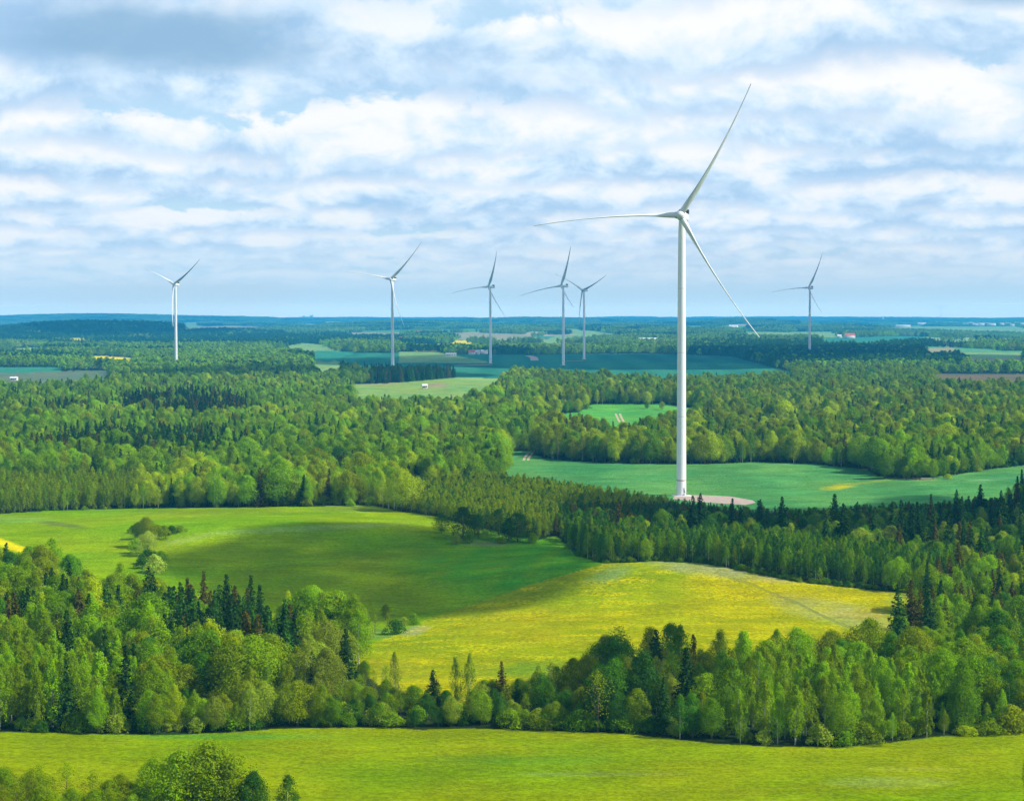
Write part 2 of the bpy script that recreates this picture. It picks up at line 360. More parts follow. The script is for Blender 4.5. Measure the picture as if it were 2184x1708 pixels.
# ------------------------------------------------------------------ trees
def leaf_quads(P, N, size, asp=1.0, r=rng):
    """small leaf sprays: a bent quad at each point P, facing about N"""
    n = len(P); N = N/(np.linalg.norm(N, axis=1)[:, None]+1e-9)
    t = r.normal(size=(n, 3)); a = np.cross(N, t); a /= np.linalg.norm(a, axis=1)[:, None]+1e-9; b = np.cross(N, a)
    s = (size*r.uniform(.6, 1.35, n))[:, None]; b = b*asp
    V = np.stack([P-a*s*.55, P-b*s*.5+a*s*.1, P+a*s*.55, P+b*s*.5-a*s*.05], 1).reshape(-1, 3)
    return V, np.arange(4*n).reshape(-1, 4)
def crown_blobs(h, w, base, prof, nb, per, size, r, zs=1.0, up=.25, sparse=1.0, rb=(.13, .21), inner=.25, asp=1.0):
    Ps, Ns = [], []
    for i in range(nb):
        t = r.uniform(0.02, 1)**0.85; ph = r.uniform(0, 6.283)
        lump = 1+.16*math.sin(ph*2+1.3)+.12*math.sin(ph*3+t*5)
        R = prof(t)*w/2*lump; rho = math.sqrt(r.uniform(.25, 1)) if r.random() > inner else r.uniform(0, .5)
        br = w*r.uniform(*rb)*(0.75+.5*prof(t))
        rr = max(R-br*.45, 0)*rho
        c = np.array([math.cos(ph)*rr, math.sin(ph)*rr, base+t*(h-base-br*.7*zs)])
        n = max(4, int(per*sparse*r.uniform(.7, 1.3)))
        d = r.normal(size=(n, 3)); d /= np.linalg.norm(d, axis=1)[:, None]
        out = np.array([math.cos(ph)*rho, math.sin(ph)*rho, up+.6*t]); d = d+out*0.55; d /= np.linalg.norm(d, axis=1)[:, None]
        p = c+d*br*r.uniform(.55, 1.08, (n, 1))*np.array([1, 1, zs])
        Ps.append(p); Ns.append(d*1.0+r.normal(size=(n, 3))*.42+np.array([0, 0, .25]))
    return leaf_quads(np.concatenate(Ps), np.concatenate(Ns), size, asp, r)
def trunk_mb(h, r0, limbs, reach, r, base, m=0, lean=.02, top=.8):
    mb = MB(); k = 7
    z = np.linspace(-.3, h*top, k); lx = np.cumsum(r.normal(size=k)*lean*h/k); ly = np.cumsum(r.normal(size=k)*lean*h/k)
    lx -= lx[0]; ly -= ly[0]
    mb.tube(np.stack([lx, ly, z], 1), r0*(1-np.linspace(0, .85, k)), 8)
    for i in range(limbs):
        t = r.uniform(base/h, top*.92); j = t*h; ph = r.uniform(0, 6.28); L = reach*(1.1-t)*r.uniform(.7, 1.1)
        s = np.array([np.interp(j, z, lx), np.interp(j, z, ly), j]); d = np.array([math.cos(ph), math.sin(ph), .0])
        pts = [s, s+d*L*.45+np.array([0, 0, L*.28]), s+d*L*.8+np.array([0, 0, L*.7])]
        rr = r0*(1-.85*t/top)*.5; mb.tube(pts, [rr, rr*.6, rr*.2], 6)
    return mb
PR = {
 'round': lambda t: max(0, 1-abs(2*t-.9)**2.4)**.55 if t < .95 else .25,
 'oval': lambda t: (max(0, 1-abs(2*t-.85)**2)**.6) if t < .92 else .3,
 'egg': lambda t: max(.12, (t+.12)**.45*(1-t)**.62*1.75),
 'dome': lambda t: max(.15, (1-t**2.2)**.5),
}
PROTO = {}     # key -> (crown mesh, trunk mesh, nominal height)
def add_proto(key, V, Fc, leafm, tmb, barkm, h):
    c = mesh_obj('crown', V, Fc, leafm, link=False); t = tmb.build('trunk', barkm, link=False)
    nv = len(c.data.vertices)
    # one joined mesh of the same tree for the woods that are stuff
    tv = np.concatenate(tmb.V); tf = np.concatenate(tmb.F)
    j = mesh_obj('wood_tree', np.concatenate([V, tv]), np.concatenate([Fc, tf+nv]), [leafm, barkm], mi=np.concatenate([np.zeros(len(Fc)), np.ones(len(tf))]), link=False)
    PROTO[key] = (c.data, t.data, h, j)
def make_protos():
    R = np.random.default_rng
    for i in range(3):
        r = R(20+i); V, f = crown_blobs(15, 11.0, 2.2, PR['round'], 135, 84, .28, r, rb=(.11, .19))
        add_proto(f'oak{i}', V, f, M_LEAF, trunk_mb(15, .38, 9, 4.5, r, 4), M_BARK, 15)
    for i in range(3):
        r = R(30+i); V, f = crown_blobs(17, 8.2, 2.6, PR['oval'], 125, 66, .28, r, zs=1.15, rb=(.13, .2))
        add_proto(f'ash{i}', V, f, M_LEAF, trunk_mb(17, .30, 8, 3.2, r, 4), M_BARK, 17)
    for i in range(3):
        r = R(40+i); V, f = crown_blobs(16, 6.4, 2.2, PR['egg'], 125, 36, .28, r, zs=1.6, rb=(.10, .17), up=.6, asp=.7)
        add_proto(f'birch{i}', V, f, M_LEAF, trunk_mb(16, .19, 9, 2.4, r, 3), M_PALE, 16)
    for i in range(2):
        r = R(50+i); V, f = crown_blobs(17, 6.0, 1.5, PR['oval'], 150, 26, .36, r, zs=2.2, rb=(.07, .12), up=.9, asp=.8)
        add_proto(f'poplar{i}', V, f, M_LEAF, trunk_mb(17, .24, 8, 2.6, r, 3), M_PALE, 17)
    for i in range(2):
        r = R(60+i); V, f = crown_blobs(14, 6.5, 3.5, PR['oval'], 60, 15, .26, r, zs=1.3, sparse=1.0)
        add_proto(f'thin{i}', V, f, M_LEAF, trunk_mb(14, .2, 26, 4.2, r, 2.5), M_BARK, 14)
    for i in range(3):
        r = R(70+i); V, f = crown_blobs(5, 6.5, .1, PR['dome'], 60, 34, .32, r, rb=(.12, .2))
        add_proto(f'shrub{i}', V, f, M_LEAF, trunk_mb(5, .1, 7, 2.2, r, .3), M_BARK, 5)
    for i in range(4):      # spruce: whorls of drooping boughs on a spire
        r = R(80+i); h = 17; w = 8.6 if i < 3 else 6.4; Ps, Ns, Ss = [], [], []
        nz = 34
        for k in range(nz):
            t = k/nz; z = 1.2+t*(h-1.4); L0 = w/2*(1-t)**.82*(.92+.16*r.random())+.12
            for b in range(int(12-5*t)):
                ph = r.uniform(0, 6.283); L = L0*r.uniform(.62, 1.12); n = max(3, int(L*5.2))
                s = np.sort(r.uniform(.12, 1, n)); zz = z-.10*L*s+(-.30*L*s**1.5)+.22*L*s**3
                q = np.stack([math.cos(ph)*L*s, math.sin(ph)*L*s, zz], 1)+r.normal(size=(n, 3))*.12
                Ps.append(q); Ns.append(np.stack([np.full(n, math.cos(ph)*.5), np.full(n, math.sin(ph)*.5), np.full(n, .8)], 1)+r.normal(size=(n, 3))*.45)
        V, f = leaf_quads(np.concatenate(Ps), np.concatenate(Ns), .58, .6, r)
        mb = MB(); mb.tube([(0, 0, -.3), (0, 0, 6), (0, 0, h*.99)], [.24, .15, .02], 7)
        add_proto(f'spruce{i}', V, f, M_NEEDLE, mb, M_BARK, h)
    for i in range(2):      # scots pine: bare stem, broad clumped head
        r = R(90+i); V, f = crown_blobs(13, 11.5, .7, PR['round'], 95, 62, .36, r, zs=.62, rb=(.12, .19), asp=.7)
        add_proto(f'pine{i}', V, f, M_NEEDLE, trunk_mb(13, .33, 12, 4.6, r, 2.5, top=.85), M_RED, 13)
    for i in range(3):      # young plantation birch: thin stem, narrow pointed crown
        r = R(100+i); V, f = crown_blobs(10, 3.3, .8, PR['egg'], 74, 16, .30, r, zs=2.0, rb=(.11, .18), up=.9, asp=.6)
        add_proto(f'sapling{i}', V, f, M_LEAF, trunk_mb(10, .08, 4, 1.0, r, 3, lean=.03), M_PALE if i == 2 else M_BARK, 10)
    for i in range(3):      # young conifers of the plantation
        r = R(110+i); V, f = crown_blobs(8.5, 3.3, .6, PR['egg'], 60, 15, .30, r, zs=1.4, rb=(.11, .18), asp=.6)
        add_proto(f'young{i}', V, f, M_NEEDLE, trunk_mb(8.5, .09, 3, 1.0, r, 1), M_BARK, 8.5)
    for i in range(3):      # tree for the far woods: fewer, larger sprays
        r = R(120+i); V, f = crown_blobs(16, 9+i, 2, PR['round' if i < 2 else 'egg'], 34, 14, 1.15, r)
        add_proto(f'far{i}', V, f, M_LEAF, trunk_mb(16, .3, 0, 3, r, 3), M_BARK, 16)
    for i in range(3):      # a stand of a dozen such trees
        r = R(140+i); Vs, Fs, n0 = [], [], 0
        for k in range(10):
            cx, cy_ = r.uniform(-19, 19, 2); V, f = crown_blobs(r.uniform(12, 19), r.uniform(8, 12.5), 1.5, PR['round' if r.random() < .7 else 'egg'], 20, 11, 1.5, r); V = V+np.array([cx, cy_, 0])
            Vs.append(V); Fs.append(f+n0); n0 += len(V)
        add_proto(f'stand{i}', np.concatenate(Vs), np.concatenate(Fs), M_LEAF, trunk_mb(10, .3, 0, 3, r, 3), M_BARK, 16)
    for i in range(2):      # a grove, tens of kilometres off only its uneven top shows
        r = R(130+i); Vs, Fs, n0 = [], [], 0
        for k in range(36):
            cx, cy_ = r.uniform(-42, 42, 2); w = r.uniform(12, 20)
            V, f = crown_blobs(r.uniform(13, 20), w, 1, PR['round'], 9, 6, 4.2, r); V = V+np.array([cx, cy_, 0])
            Vs.append(V); Fs.append(f+n0); n0 += len(V)
        add_proto(f'grove{i}', np.concatenate(Vs), np.concatenate(Fs), M_LEAF, trunk_mb(10, .3, 0, 3, r, 3), M_BARK, 16)
make_protos()

# ------------------------------------------------------------------ the ground, one sheet out to the horizon
def ground_mat():
    m, T = mat('ground')
    at_ = T.n('ShaderNodeAttribute', attribute_type='GEOMETRY', attribute_name='cover')
    fl = T.n('ShaderNodeAttribute', attribute_type='GEOMETRY', attribute_name='flowers').outputs['Fac']
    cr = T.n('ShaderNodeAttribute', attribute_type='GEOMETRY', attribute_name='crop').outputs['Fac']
    tc = T.n('ShaderNodeTexCoord'); P = tc.outputs['Object']
    n1 = T.noise(P, 0.9, 4, .65); n2 = T.noise(P, .045, 4, .6); n3 = T.noise(P, .012, 3, .5)
    wind = T.noise(T.v('MULTIPLY', P, (.03, .16, .05)), 1.0, 4, .6, .6)
    n4 = T.noise(T.v('MULTIPLY', P, (.25, .5, .3)), 1.0, 3, .7)
    val = T.m('ADD', T.m('MULTIPLY', T.smooth(n1, .25, .75), .55), .66)
    val = T.m('MULTIPLY', val, T.m('ADD', T.m('MULTIPLY', T.smooth(n4, .3, .7), .26), .86))
    val = T.m('MULTIPLY', val, T.m('ADD', T.m('MULTIPLY', T.smooth(n2, .3, .7), .26), .87))
    val = T.m('MULTIPLY', val, T.m('ADD', T.m('MULTIPLY', T.smooth(wind, .3, .7), .16), .92))
    # greener and yellower swards
    c = T.v('SCALE', at_.outputs['Color'], val)
    c = T.mix(T.m('MULTIPLY', T.smooth(n3, .40, .66), .8), c, T.v('MULTIPLY', c, (0.62, 0.93, 1.1)))
    c = T.mix(T.m('MULTIPLY', T.smooth(T.noise(P, .03, 5, .62), .48, .66), .45), c, T.v('MULTIPLY', c, (1.42, 1.10, 1.0)))
    # dandelions in drifts, only where the meadow has them
    d1 = T.smooth(T.noise(T.v('MULTIPLY', P, (.05, .10, .05)), 1.0, 6, .68), .46, .62)
    d2 = T.smooth(n1, .42, .60)
    c = T.mix(T.m('MULTIPLY', T.m('MULTIPLY', d1, d2), T.m('MULTIPLY', fl, .72)), c, (0.55, 0.47, 0.0))
    # wavy crop bands, with light and shade of the rolling slopes painted in
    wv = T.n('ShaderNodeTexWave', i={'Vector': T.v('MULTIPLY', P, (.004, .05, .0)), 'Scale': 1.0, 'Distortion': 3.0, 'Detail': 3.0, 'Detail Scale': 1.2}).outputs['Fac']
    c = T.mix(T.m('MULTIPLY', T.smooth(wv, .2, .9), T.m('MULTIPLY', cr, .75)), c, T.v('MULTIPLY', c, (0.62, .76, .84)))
    # tramlines: pairs of wheel marks a sprayer's width apart
    sp = T.n('ShaderNodeSeparateXYZ', i={0: T.v('ADD', P, T.v('SCALE', T.n('ShaderNodeTexNoise', i={'Vector': P, 'Scale': .006, 'Detail': 1.0}).outputs['Color'], 26.0))})
    q = T.m('ADD', T.m('MULTIPLY', sp.outputs[0], .36), T.m('MULTIPLY', sp.outputs[1], .93))
    fr = T.m('ABSOLUTE', T.m('SUBTRACT', T.m('FRACT', T.m('DIVIDE', q, 27.0)), .5))
    ln = T.m('MULTIPLY', T.smooth(fr, .055, .025), T.smooth(T.noise(P, .02, 2, .5), .35, .55))
    c = T.mix(T.m('MULTIPLY', T.m('MULTIPLY', ln, cr), .42), c, (0.10, 0.17, 0.04))
    bp = T.n('ShaderNodeBump', i={'Strength': .9, 'Distance': .55, 'Height': T.m('ADD', n1, n4)})
    b = T.n('ShaderNodeBsdfDiffuse', i={0: c, 'Normal': bp.outputs[0]})
    T.n('ShaderNodeOutputMaterial', i={0: b.outputs[0]}); return m
def build_ground():
    ya = np.arange(1900, 676, -1.6); d1 = F*CAM_H/(ya-669)
    ds = [20., 60, 110, 160, 200, 235]
    ds += [d for d in d1 if d > 240 and d < 2600]
    while ds[-1] < 32500: ds.append(ds[-1]*1.012 if ds[-1] < 15000 else ds[-1]*1.03)
    ds = np.array(ds)
    hw = math.radians(16.5)
    an = np.concatenate([np.linspace(-math.pi, -hw-.02, 60), np.linspace(-hw, hw, 560), np.linspace(hw+.02, math.pi, 60)])
    A, D = np.meshgrid(an, ds); X = np.sin(A)*D; Y = np.cos(A)*D
    Z = terrain(X, Y); nr, nc = X.shape
    V = np.stack([X, Y, Z], -1).reshape(-1, 3)
    idx = np.arange(nr*nc).reshape(nr, nc)
    Fc = np.stack([idx[:-1, :-1], idx[:-1, 1:], idx[1:, 1:], idx[1:, :-1]], -1).reshape(-1, 4)
    o = mesh_obj('ground', V, Fc, ground_mat(), smooth=True); o['kind'] = 'structure'
    # (a narrow disc under the camera is closed by the first ring)
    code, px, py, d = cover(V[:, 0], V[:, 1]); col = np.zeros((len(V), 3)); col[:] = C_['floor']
    flo = np.zeros(len(V)); crop = np.zeros(len(V))
    for i, (k, poly) in enumerate(FIELDS):
        m = code == i+1; col[m] = C_[k]
        if k == 'yel': flo[m] = 1
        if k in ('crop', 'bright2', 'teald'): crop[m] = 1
    col[code == 100] = C_['low']
    for j in range(8): col[code == 200+j] = FARC[j]
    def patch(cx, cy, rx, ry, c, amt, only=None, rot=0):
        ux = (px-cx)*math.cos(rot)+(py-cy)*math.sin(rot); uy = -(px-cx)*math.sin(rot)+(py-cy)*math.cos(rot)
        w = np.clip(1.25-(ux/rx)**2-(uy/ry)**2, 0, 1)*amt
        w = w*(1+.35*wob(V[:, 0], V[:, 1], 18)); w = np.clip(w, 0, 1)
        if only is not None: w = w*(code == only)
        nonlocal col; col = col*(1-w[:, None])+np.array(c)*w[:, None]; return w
    kx = {k: i+1 for i, (k, _) in enumerate(FIELDS)}
    for a in ((1560, 1216, 190, 20, (.30, .30, .10), .8, kx['yel'], .10), (1800, 1310, 170, 28, (.30, .30, .07), .7, kx['yel'], .2),
              (1300, 1225, 60, 18, (.22, .27, .06), .6, kx['yel'], -.3), (1930, 1300, 50, 50, (.22, .29, .02), .7, kx['yel'], 0),
              (1200, 1430, 200, 26, (.17, .25, .01), .8, kx['yel'], 0), (850, 1435, 70, 30, (.27, .31, .01), .6, kx['yel'], 0)):
        w = patch(*a); flo *= 1-w
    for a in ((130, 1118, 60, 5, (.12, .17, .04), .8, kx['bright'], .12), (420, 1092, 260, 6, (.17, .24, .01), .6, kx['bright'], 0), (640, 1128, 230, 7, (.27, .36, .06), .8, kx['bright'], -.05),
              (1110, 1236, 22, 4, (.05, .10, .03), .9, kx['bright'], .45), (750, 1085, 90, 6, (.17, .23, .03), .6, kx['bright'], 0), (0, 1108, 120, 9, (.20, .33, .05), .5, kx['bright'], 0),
              (1090, 1205, 250, 66, (.075, .270, .010), .9, kx['bright'], 0),  # deeper green sward, cloud shade on the meadow painted in with it
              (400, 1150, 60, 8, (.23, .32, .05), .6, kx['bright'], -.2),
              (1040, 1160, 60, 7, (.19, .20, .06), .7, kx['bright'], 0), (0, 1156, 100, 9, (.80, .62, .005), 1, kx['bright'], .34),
              (1788, 1038, 42, 6, (.42, .42, .01), .9, kx['crop'], -.12), (1870, 1026, 90, 3, (.25, .34, .05), .7, kx['crop'], -.12), (1935, 1018, 62, 5, (.38, .29, .17), .9, kx['crop'], .08),
              (1840, 999, 14, 3, (.45, .33, .20), .9, kx['crop'], 0), (2120, 1022, 70, 3, (.2, .33, .1), .8, kx['crop'], -.08), (1400, 1070, 120, 9, (.11, .27, .08), .6, kx['crop'], .05),
              (930, 822, 30, 5, (.36, .24, .14), .8, kx['mixed'], 0), (800, 818, 60, 4, (.36, .27, .12), .8, kx['mixed'], 0), (775, 804, 40, 3, (.8, .5, .02), .9, None, 0),
              (1040, 809, 70, 6, (.33, .42, .10), .6, kx['mixed'], 0),
              (885, 1345, 34, 10, (.30, .27, .12), .8, None, -.2), (790, 1352, 60, 12, (.19, .24, .04), .8, None, 0),
              (1280, 1650, 200, 5, (.21, .24, .04), .6, 100, 0), (1900, 1668, 150, 14, (.20, .26, .04), .6, 100, 0), (1930, 1640, 120, 6, (.22, .27, .02), .6, 100, 0),
              (450, 1570, 300, 6, (.11, .27, .02), .6, 100, 0), (1100, 1620, 220, 12, (.12, .23, .01), .5, 100, 0)):
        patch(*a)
    me = o.data
    ca = me.color_attributes.new('cover', 'FLOAT_COLOR', 'POINT')
    ca.data.foreach_set('color', np.concatenate([np.clip(col, 0, 1), np.ones((len(V), 1))], 1).astype(np.float32).ravel())
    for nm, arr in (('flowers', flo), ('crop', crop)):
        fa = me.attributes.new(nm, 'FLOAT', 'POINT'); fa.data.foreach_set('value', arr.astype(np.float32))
    return o
build_ground()
def ribbon(name, pts, width, m, lift=.05, kind='structure'):
    P = [at(*p) for p in pts]; Q = []
    for a, b in zip(P[:-1], P[1:]):
        n = max(2, int(math.dist(a[:2], b[:2])/6))
        for i in range(n): Q.append((a[0]+(b[0]-a[0])*i/n, a[1]+(b[1]-a[1])*i/n))
    Q.append(P[-1][:2]); Q = np.array(Q); t = np.gradient(Q, axis=0); t /= np.linalg.norm(t, axis=1)[:, None]
    nrm = np.stack([-t[:, 1], t[:, 0]], 1); V = []
    for k in (-1, -.33, .33, 1):
        q = Q+nrm*width/2*k; V.append(np.stack([q[:, 0], q[:, 1], terrain(q[:, 0], q[:, 1])+lift], 1))
    n = len(Q); V = np.concatenate(V); Fc = []
    for k in range(3):
        for i in range(n-1): Fc.append((k*n+i, k*n+i+1, (k+1)*n+i+1, (k+1)*n+i))
    o = mesh_obj(name, V, Fc, m); o['kind'] = kind; return o
M_GRAV = plain('gravel', (0.36, 0.28, 0.23), .95, .3, .12); M_DUST = plain('dusty_track', (0.42, 0.32, 0.20), .95, .3, .2)
M_RUT = plain('wheel_rut', (0.10, 0.15, 0.02), .95, .5, .3)
def pad(name, pts, m):
    P = np.array([at(*p)[:2] for p in pts]); c = P.mean(0); rings = []
    for s in (1, .75, .5, .25, .02):
        k = np.linspace(0, len(P), len(P)*6, endpoint=False); q = np.stack([np.interp(k % len(P), range(len(P)+1), np.append(P[:, j], P[0, j])) for j in (0, 1)], 1)
        q = c+(q-c)*s; rings.append(np.stack([q[:, 0], q[:, 1], terrain(q[:, 0], q[:, 1])+.08], 1))
    n = len(rings[0]); V = np.concatenate(rings); Fc = [(r*n+i, r*n+(i+1) % n, (r+1)*n+(i+1) % n, (r+1)*n+i) for r in range(4) for i in range(n)]
    o = mesh_obj(name, V, Fc, m); o['kind'] = 'structure'; return o
pad('gravel_pad', [(1440, 1056), (1500, 1056), (1560, 1059), (1605, 1067), (1612, 1072), (1590, 1077), (1500, 1071), (1435, 1064)], M_GRAV)
ribbon('track', [(970, 780), (1010, 779), (1045, 778)], 16, M_GRAV, .3)
ribbon('track', [(1205, 770), (1246, 770)], 12, M_GRAV, .3)
ribbon('track', [(1126, 759), (1139, 763), (1141, 769)], 16, M_GRAV, .3)
for dx in (0, 9): ribbon('track', [(1117+dx, 982), (1119+dx, 976), (1127+dx, 966)], 1.6, M_DUST)
for dx in (0, 9): ribbon('track', [(1322+dx, 900), (1313+dx, 882)], 1.8, M_DUST)
for dy in (0, 3): ribbon('track', [(1525, 1219+dy), (1600, 1243+dy), (1700, 1283+dy), (1810, 1335+dy), (1880, 1368+dy)], .35, M_RUT, .03)

# ------------------------------------------------------------------ woodland
TINT = {'yellow green': (.290, .330, .004), 'bright green': (.195, .310, .005), 'fresh green': (.170, .245, .005), 'mid green': (.110, .190, .008), 'deep green': (.042, .115, .014),
        'olive': (.180, .205, .006), 'blue green': (.070, .165, .030), 'grey green': (.220, .260, .080), 'grey brown': (.185, .205, .075), 'dark green': (.026, .068, .012),
        'brownish': (.085, .070, .014), 'moss green': (.150, .195, .007), 'yellow': (.24, .25, .006), 'white flowering': (.34, .38, .24), 'black green': (.018, .048, .012)}
TINT = {k: (v[0]*1.22, v[1]*1.40, v[2]*.25) if v[1] > .12 else (v[0]*1.15, v[1]*1.2, v[2]*.8) for k, v in TINT.items()}
NAMES = list(TINT)
def pick(w):
    k = list(w); p = np.array([w[a] for a in k], float); return k, p/p.sum()
DEC = pick({'yellow green': 2.4, 'bright green': 3, 'fresh green': 3.2, 'mid green': 2.2, 'olive': 1.2, 'deep green': 1, 'blue green': .4, 'grey green': .6, 'grey brown': .15})
SPR = pick({'dark green': 3, 'brownish': 1.3, 'deep green': 1, 'black green': 1.2})
WOODS = []   # (x, y, z, kind, proto, height, tintname, px, py, d)
def choose(r, table): return table[0][int(np.searchsorted(np.cumsum(table[1]), r))-0] if r < 1 else table[0][-1]
PL_YOUNG = [(800, 1079), (925, 1101), (1000, 1120), (1150, 1154), (1186, 1146), (1200, 1118), (1460, 1140), (1460, 1100), (1250, 1066), (1130, 1047), (1060, 1032), (1000, 1040), (850, 1052)]
PL_DARK = [(1180, 1147), (1198, 1105), (1450, 1100), (1600, 1116), (1700, 1120), (2000, 1116), (2130, 1100), (2130, 1122), (1900, 1140), (1480, 1142), (1260, 1150)]
PL_BIRCH = [(1190, 1149), (1230, 1184), (1290, 1200), (1400, 1196), (1500, 1200), (1700, 1239), (1990, 1269), (2040, 1240), (1900, 1205), (1700, 1180), (1500, 1166), (1260, 1150)]
PL_UPPER = [(-200, 1045), (150, 1040), (290, 1050), (300, 1083), (0, 1097), (-200, 1105)]
def scatter():
    rings = [(250, 700, 5.0, 0), (700, 1300, 5.7, 0), (1300, 3000, 7.4, 0), (3000, 4800, 13.5, 1), (4800, 9000, 38.0, 4), (9000, 20000, 84, 2), (20000, 32000, 130, 5), (640, 1300, 2.7, 3)]
    for d0, d1, sp, lod in rings:
        xm = d1*math.tan(math.radians(14.6))+25+.03*d1
        gx, gy = np.meshgrid(np.arange(-xm, xm, sp), np.arange(d0*.95, d1, sp))
        gx = gx+(np.arange(gx.shape[0]) % 2)[:, None]*sp/2
        x = (gx+rng.uniform(-.42, .42, gx.shape)*sp).ravel(); y = (gy+rng.uniform(-.42, .42, gx.shape)*sp).ravel()
        dd = np.hypot(x, y); k = (np.abs(x) < y*math.tan(math.radians(14.6))+25+.03*dd) & (dd >= d0) & (dd < d1); x, y = x[k], y[k]
        code, px, py, d = cover(x, y)
        ok = code == 0
        if lod < 2: ok &= py < 1600
        base_lod = lod; lod = {4: 1, 5: 2}.get(lod, lod)
        x, y, px, py, d = x[ok], y[ok], px[ok], py[ok], d[ok]
        plant = np.zeros(len(x), int)
        for q, poly in ((1, PL_YOUNG), (2, PL_DARK), (3, PL_BIRCH), (4, PL_UPPER)): plant[inpoly(px, py, poly)] = q
        k = (plant > 0) if lod == 3 else (plant == 0)
        x, y, px, py, d, plant = x[k], y[k], px[k], py[k], d[k], plant[k]
        z = terrain(x, y); n = len(x)
        r1 = rng.random(n); r2 = rng.random(n); r3 = rng.random(n); r4 = rng.random(n)
        big = wob(x, y, 60, .7); sm = wob(x, y, 26, 2.1)          # stands of one kind
        far = wob(x, y, 700, 1.4)
        sprd = [(360, 1330, 600, 1470), (330, 1395, 480, 1450), (20, 1400, 60, 1440)]
        for i in range(n):
            X, Y, D = px[i], py[i], d[i]
            if lod == 3:
                q = plant[i]
                if q == 1:
                    mixed = r1[i] < .3
                    t = 'moss green' if r2[i] < .5 else ('olive' if r2[i] < .8 else 'deep green')
                    WOODS.append((x[i], y[i], z[i], 'birch_tree' if mixed else 'spruce_tree', f'sapling{i%3}' if mixed else f'young{i%3}', 7.8*(.8+.4*r3[i]), t, X, Y, D))
                elif q == 2:
                    mixed = r1[i] < .1+(.3 if sm[i] > .6 else 0) and Y > 1120
                    if mixed and r4[i] < .5: continue
                    t = ('brownish' if r2[i] < .28 else 'dark green' if r2[i] < .6 else 'deep green') if not mixed else ('mid green' if r2[i] < .6 else 'blue green')
                    WOODS.append((x[i], y[i], z[i], 'broadleaf_tree' if mixed else 'spruce_tree', f'oak{i%3}' if mixed else ('young%d' % (i % 3) if r4[i] < .6 else f'spruce{i%4}'), (9.0 if X > 1820 else 7.4)*(.82+.32*r3[i]), t, X, Y, D))
                elif q == 3:
                    if r4[i] < .35 and Y < 1180+.06*(X-1400): 
                        if r1[i] < .22: WOODS.append((x[i], y[i], z[i], 'broadleaf_tree', f'oak{i%3}', 7*(.7+.5*r3[i]), 'mid green' if r2[i] < .4 else ('grey green' if r2[i] < .6 else 'deep green'), X, Y, D))
                        continue
                    WOODS.append((x[i], y[i], z[i], 'birch_tree', f'sapling{i%3}', 9.3*(.8+.35*r3[i]), 'mid green' if r2[i] < .38 else ('moss green' if r2[i] < .48 else 'deep green'), X, Y, D))
                else:
                    if r4[i] < .4: continue
                    WOODS.append((x[i], y[i], z[i], 'birch_tree', f'sapling{i%3}', 11*(.75+.45*r3[i]), 'moss green' if r2[i] < .5 else ('fresh green' if r2[i] < .8 else 'olive'), X, Y, D))
                continue
            # how likely a spruce stands here
            if lod == 0:
                ps = .04+.34*max(0, big[i]-.15)
                if Y > 1240 and X < 760:
                    ps = .05
                    if 350 < X < 640 and 1345 < Y < 1475: ps = .95
                    elif X < 330 and 1340 < Y < 1420: ps = .35
                    elif X > 560 and Y < 1430: ps = .1
                elif Y > 1380: ps = .02 if X > 1250 else .0
                elif X > 1980 and 1240 < Y: ps = .75 if Y < 1345 else .2
                elif Y > 1100 and X > 1400: ps = .25 if X > 1900 else .1
                elif X < 1130:
                    if ((X-310)/235)**2+((Y-985)/36)**2+.35*sm[i]+.25*big[i] < 1: ps = .72
                    elif ((X-395)/145)**2+((Y-886)/26)**2+.3*sm[i]+.2*big[i] < 1: ps = .9
                    elif ((X-160)/130)**2+((Y-897)/12)**2+.3*sm[i] < 1: ps = .6
                    elif 280 < X < 1150 and 1010 < Y < 1085: ps = .12
                    elif Y > 1040: ps = .1
                    elif 790 < X < 990 and 800 < Y < 830: ps = 1.0
                elif Y > 930: ps = .12
                elif 780 < Y < 830: ps = .1
                if 1500 < X < 2060 and Y < 800: ps = .8
                sp_ = r1[i] < ps
                nn = 1.0+.12*big[i]
                if sp_:
                    t = choose(r2[i], SPR); h = 16.5*(.72+.5*r3[i])
                    if X > 1980 and Y > 1240: t = 'brownish' if r2[i] < .45 else 'dark green' if r2[i] < .7 else 'moss green'; h *= .72
                    if 262 < X < 530 and 862 < Y < 912: t = 'brownish' if r2[i] < .35 else 'black green'
                    WOODS.append((x[i], y[i], z[i], 'spruce_tree', f'spruce{i%4}', h, t, X, Y, D)); continue
                u = .5*r2[i]+.5*np.clip(.5+.45*sm[i], 0, .999)
                t = choose(u, DEC)
                if D > 1250 and far[i] > .2 and r4[i] < .55: t = ('yellow green', 'bright green', 'moss green')[int(r2[i]*2.99)]
                if X < 700 and Y > 1240: t = DEC[0][int(min(8, u*8.5))] if r4[i] < .35 else ('fresh green', 'yellow green', 'bright green', 'moss green')[int(r4[i]*397) % 4]
                if X > 1150 and Y > 1380: t = ('fresh green', 'moss green', 'mid green', 'bright green', 'olive', 'deep green', 'blue green')[int(min(6, r2[i]**1.3*7))]
                if 1130 < X < 1480 and Y > 1380: t = ('mid green', 'blue green', 'deep green', 'moss green', 'olive', 'grey brown')[int(r2[i]*5.99)]
                if 450 < X < 760 and Y > 1430: t = ('grey green', 'fresh green', 'moss green', 'olive', 'grey brown', 'grey green')[int(r2[i]*5.99)]
                if 280 < X < 500 and 1050 < Y < 1086: t = 'yellow green' if r2[i] < .6 else 'bright green'
                if X < 1130 and 1040 < Y < 1086 and 600 < X: t = ('yellow green', 'bright green', 'fresh green', 'olive')[int(r2[i]*3.99)]
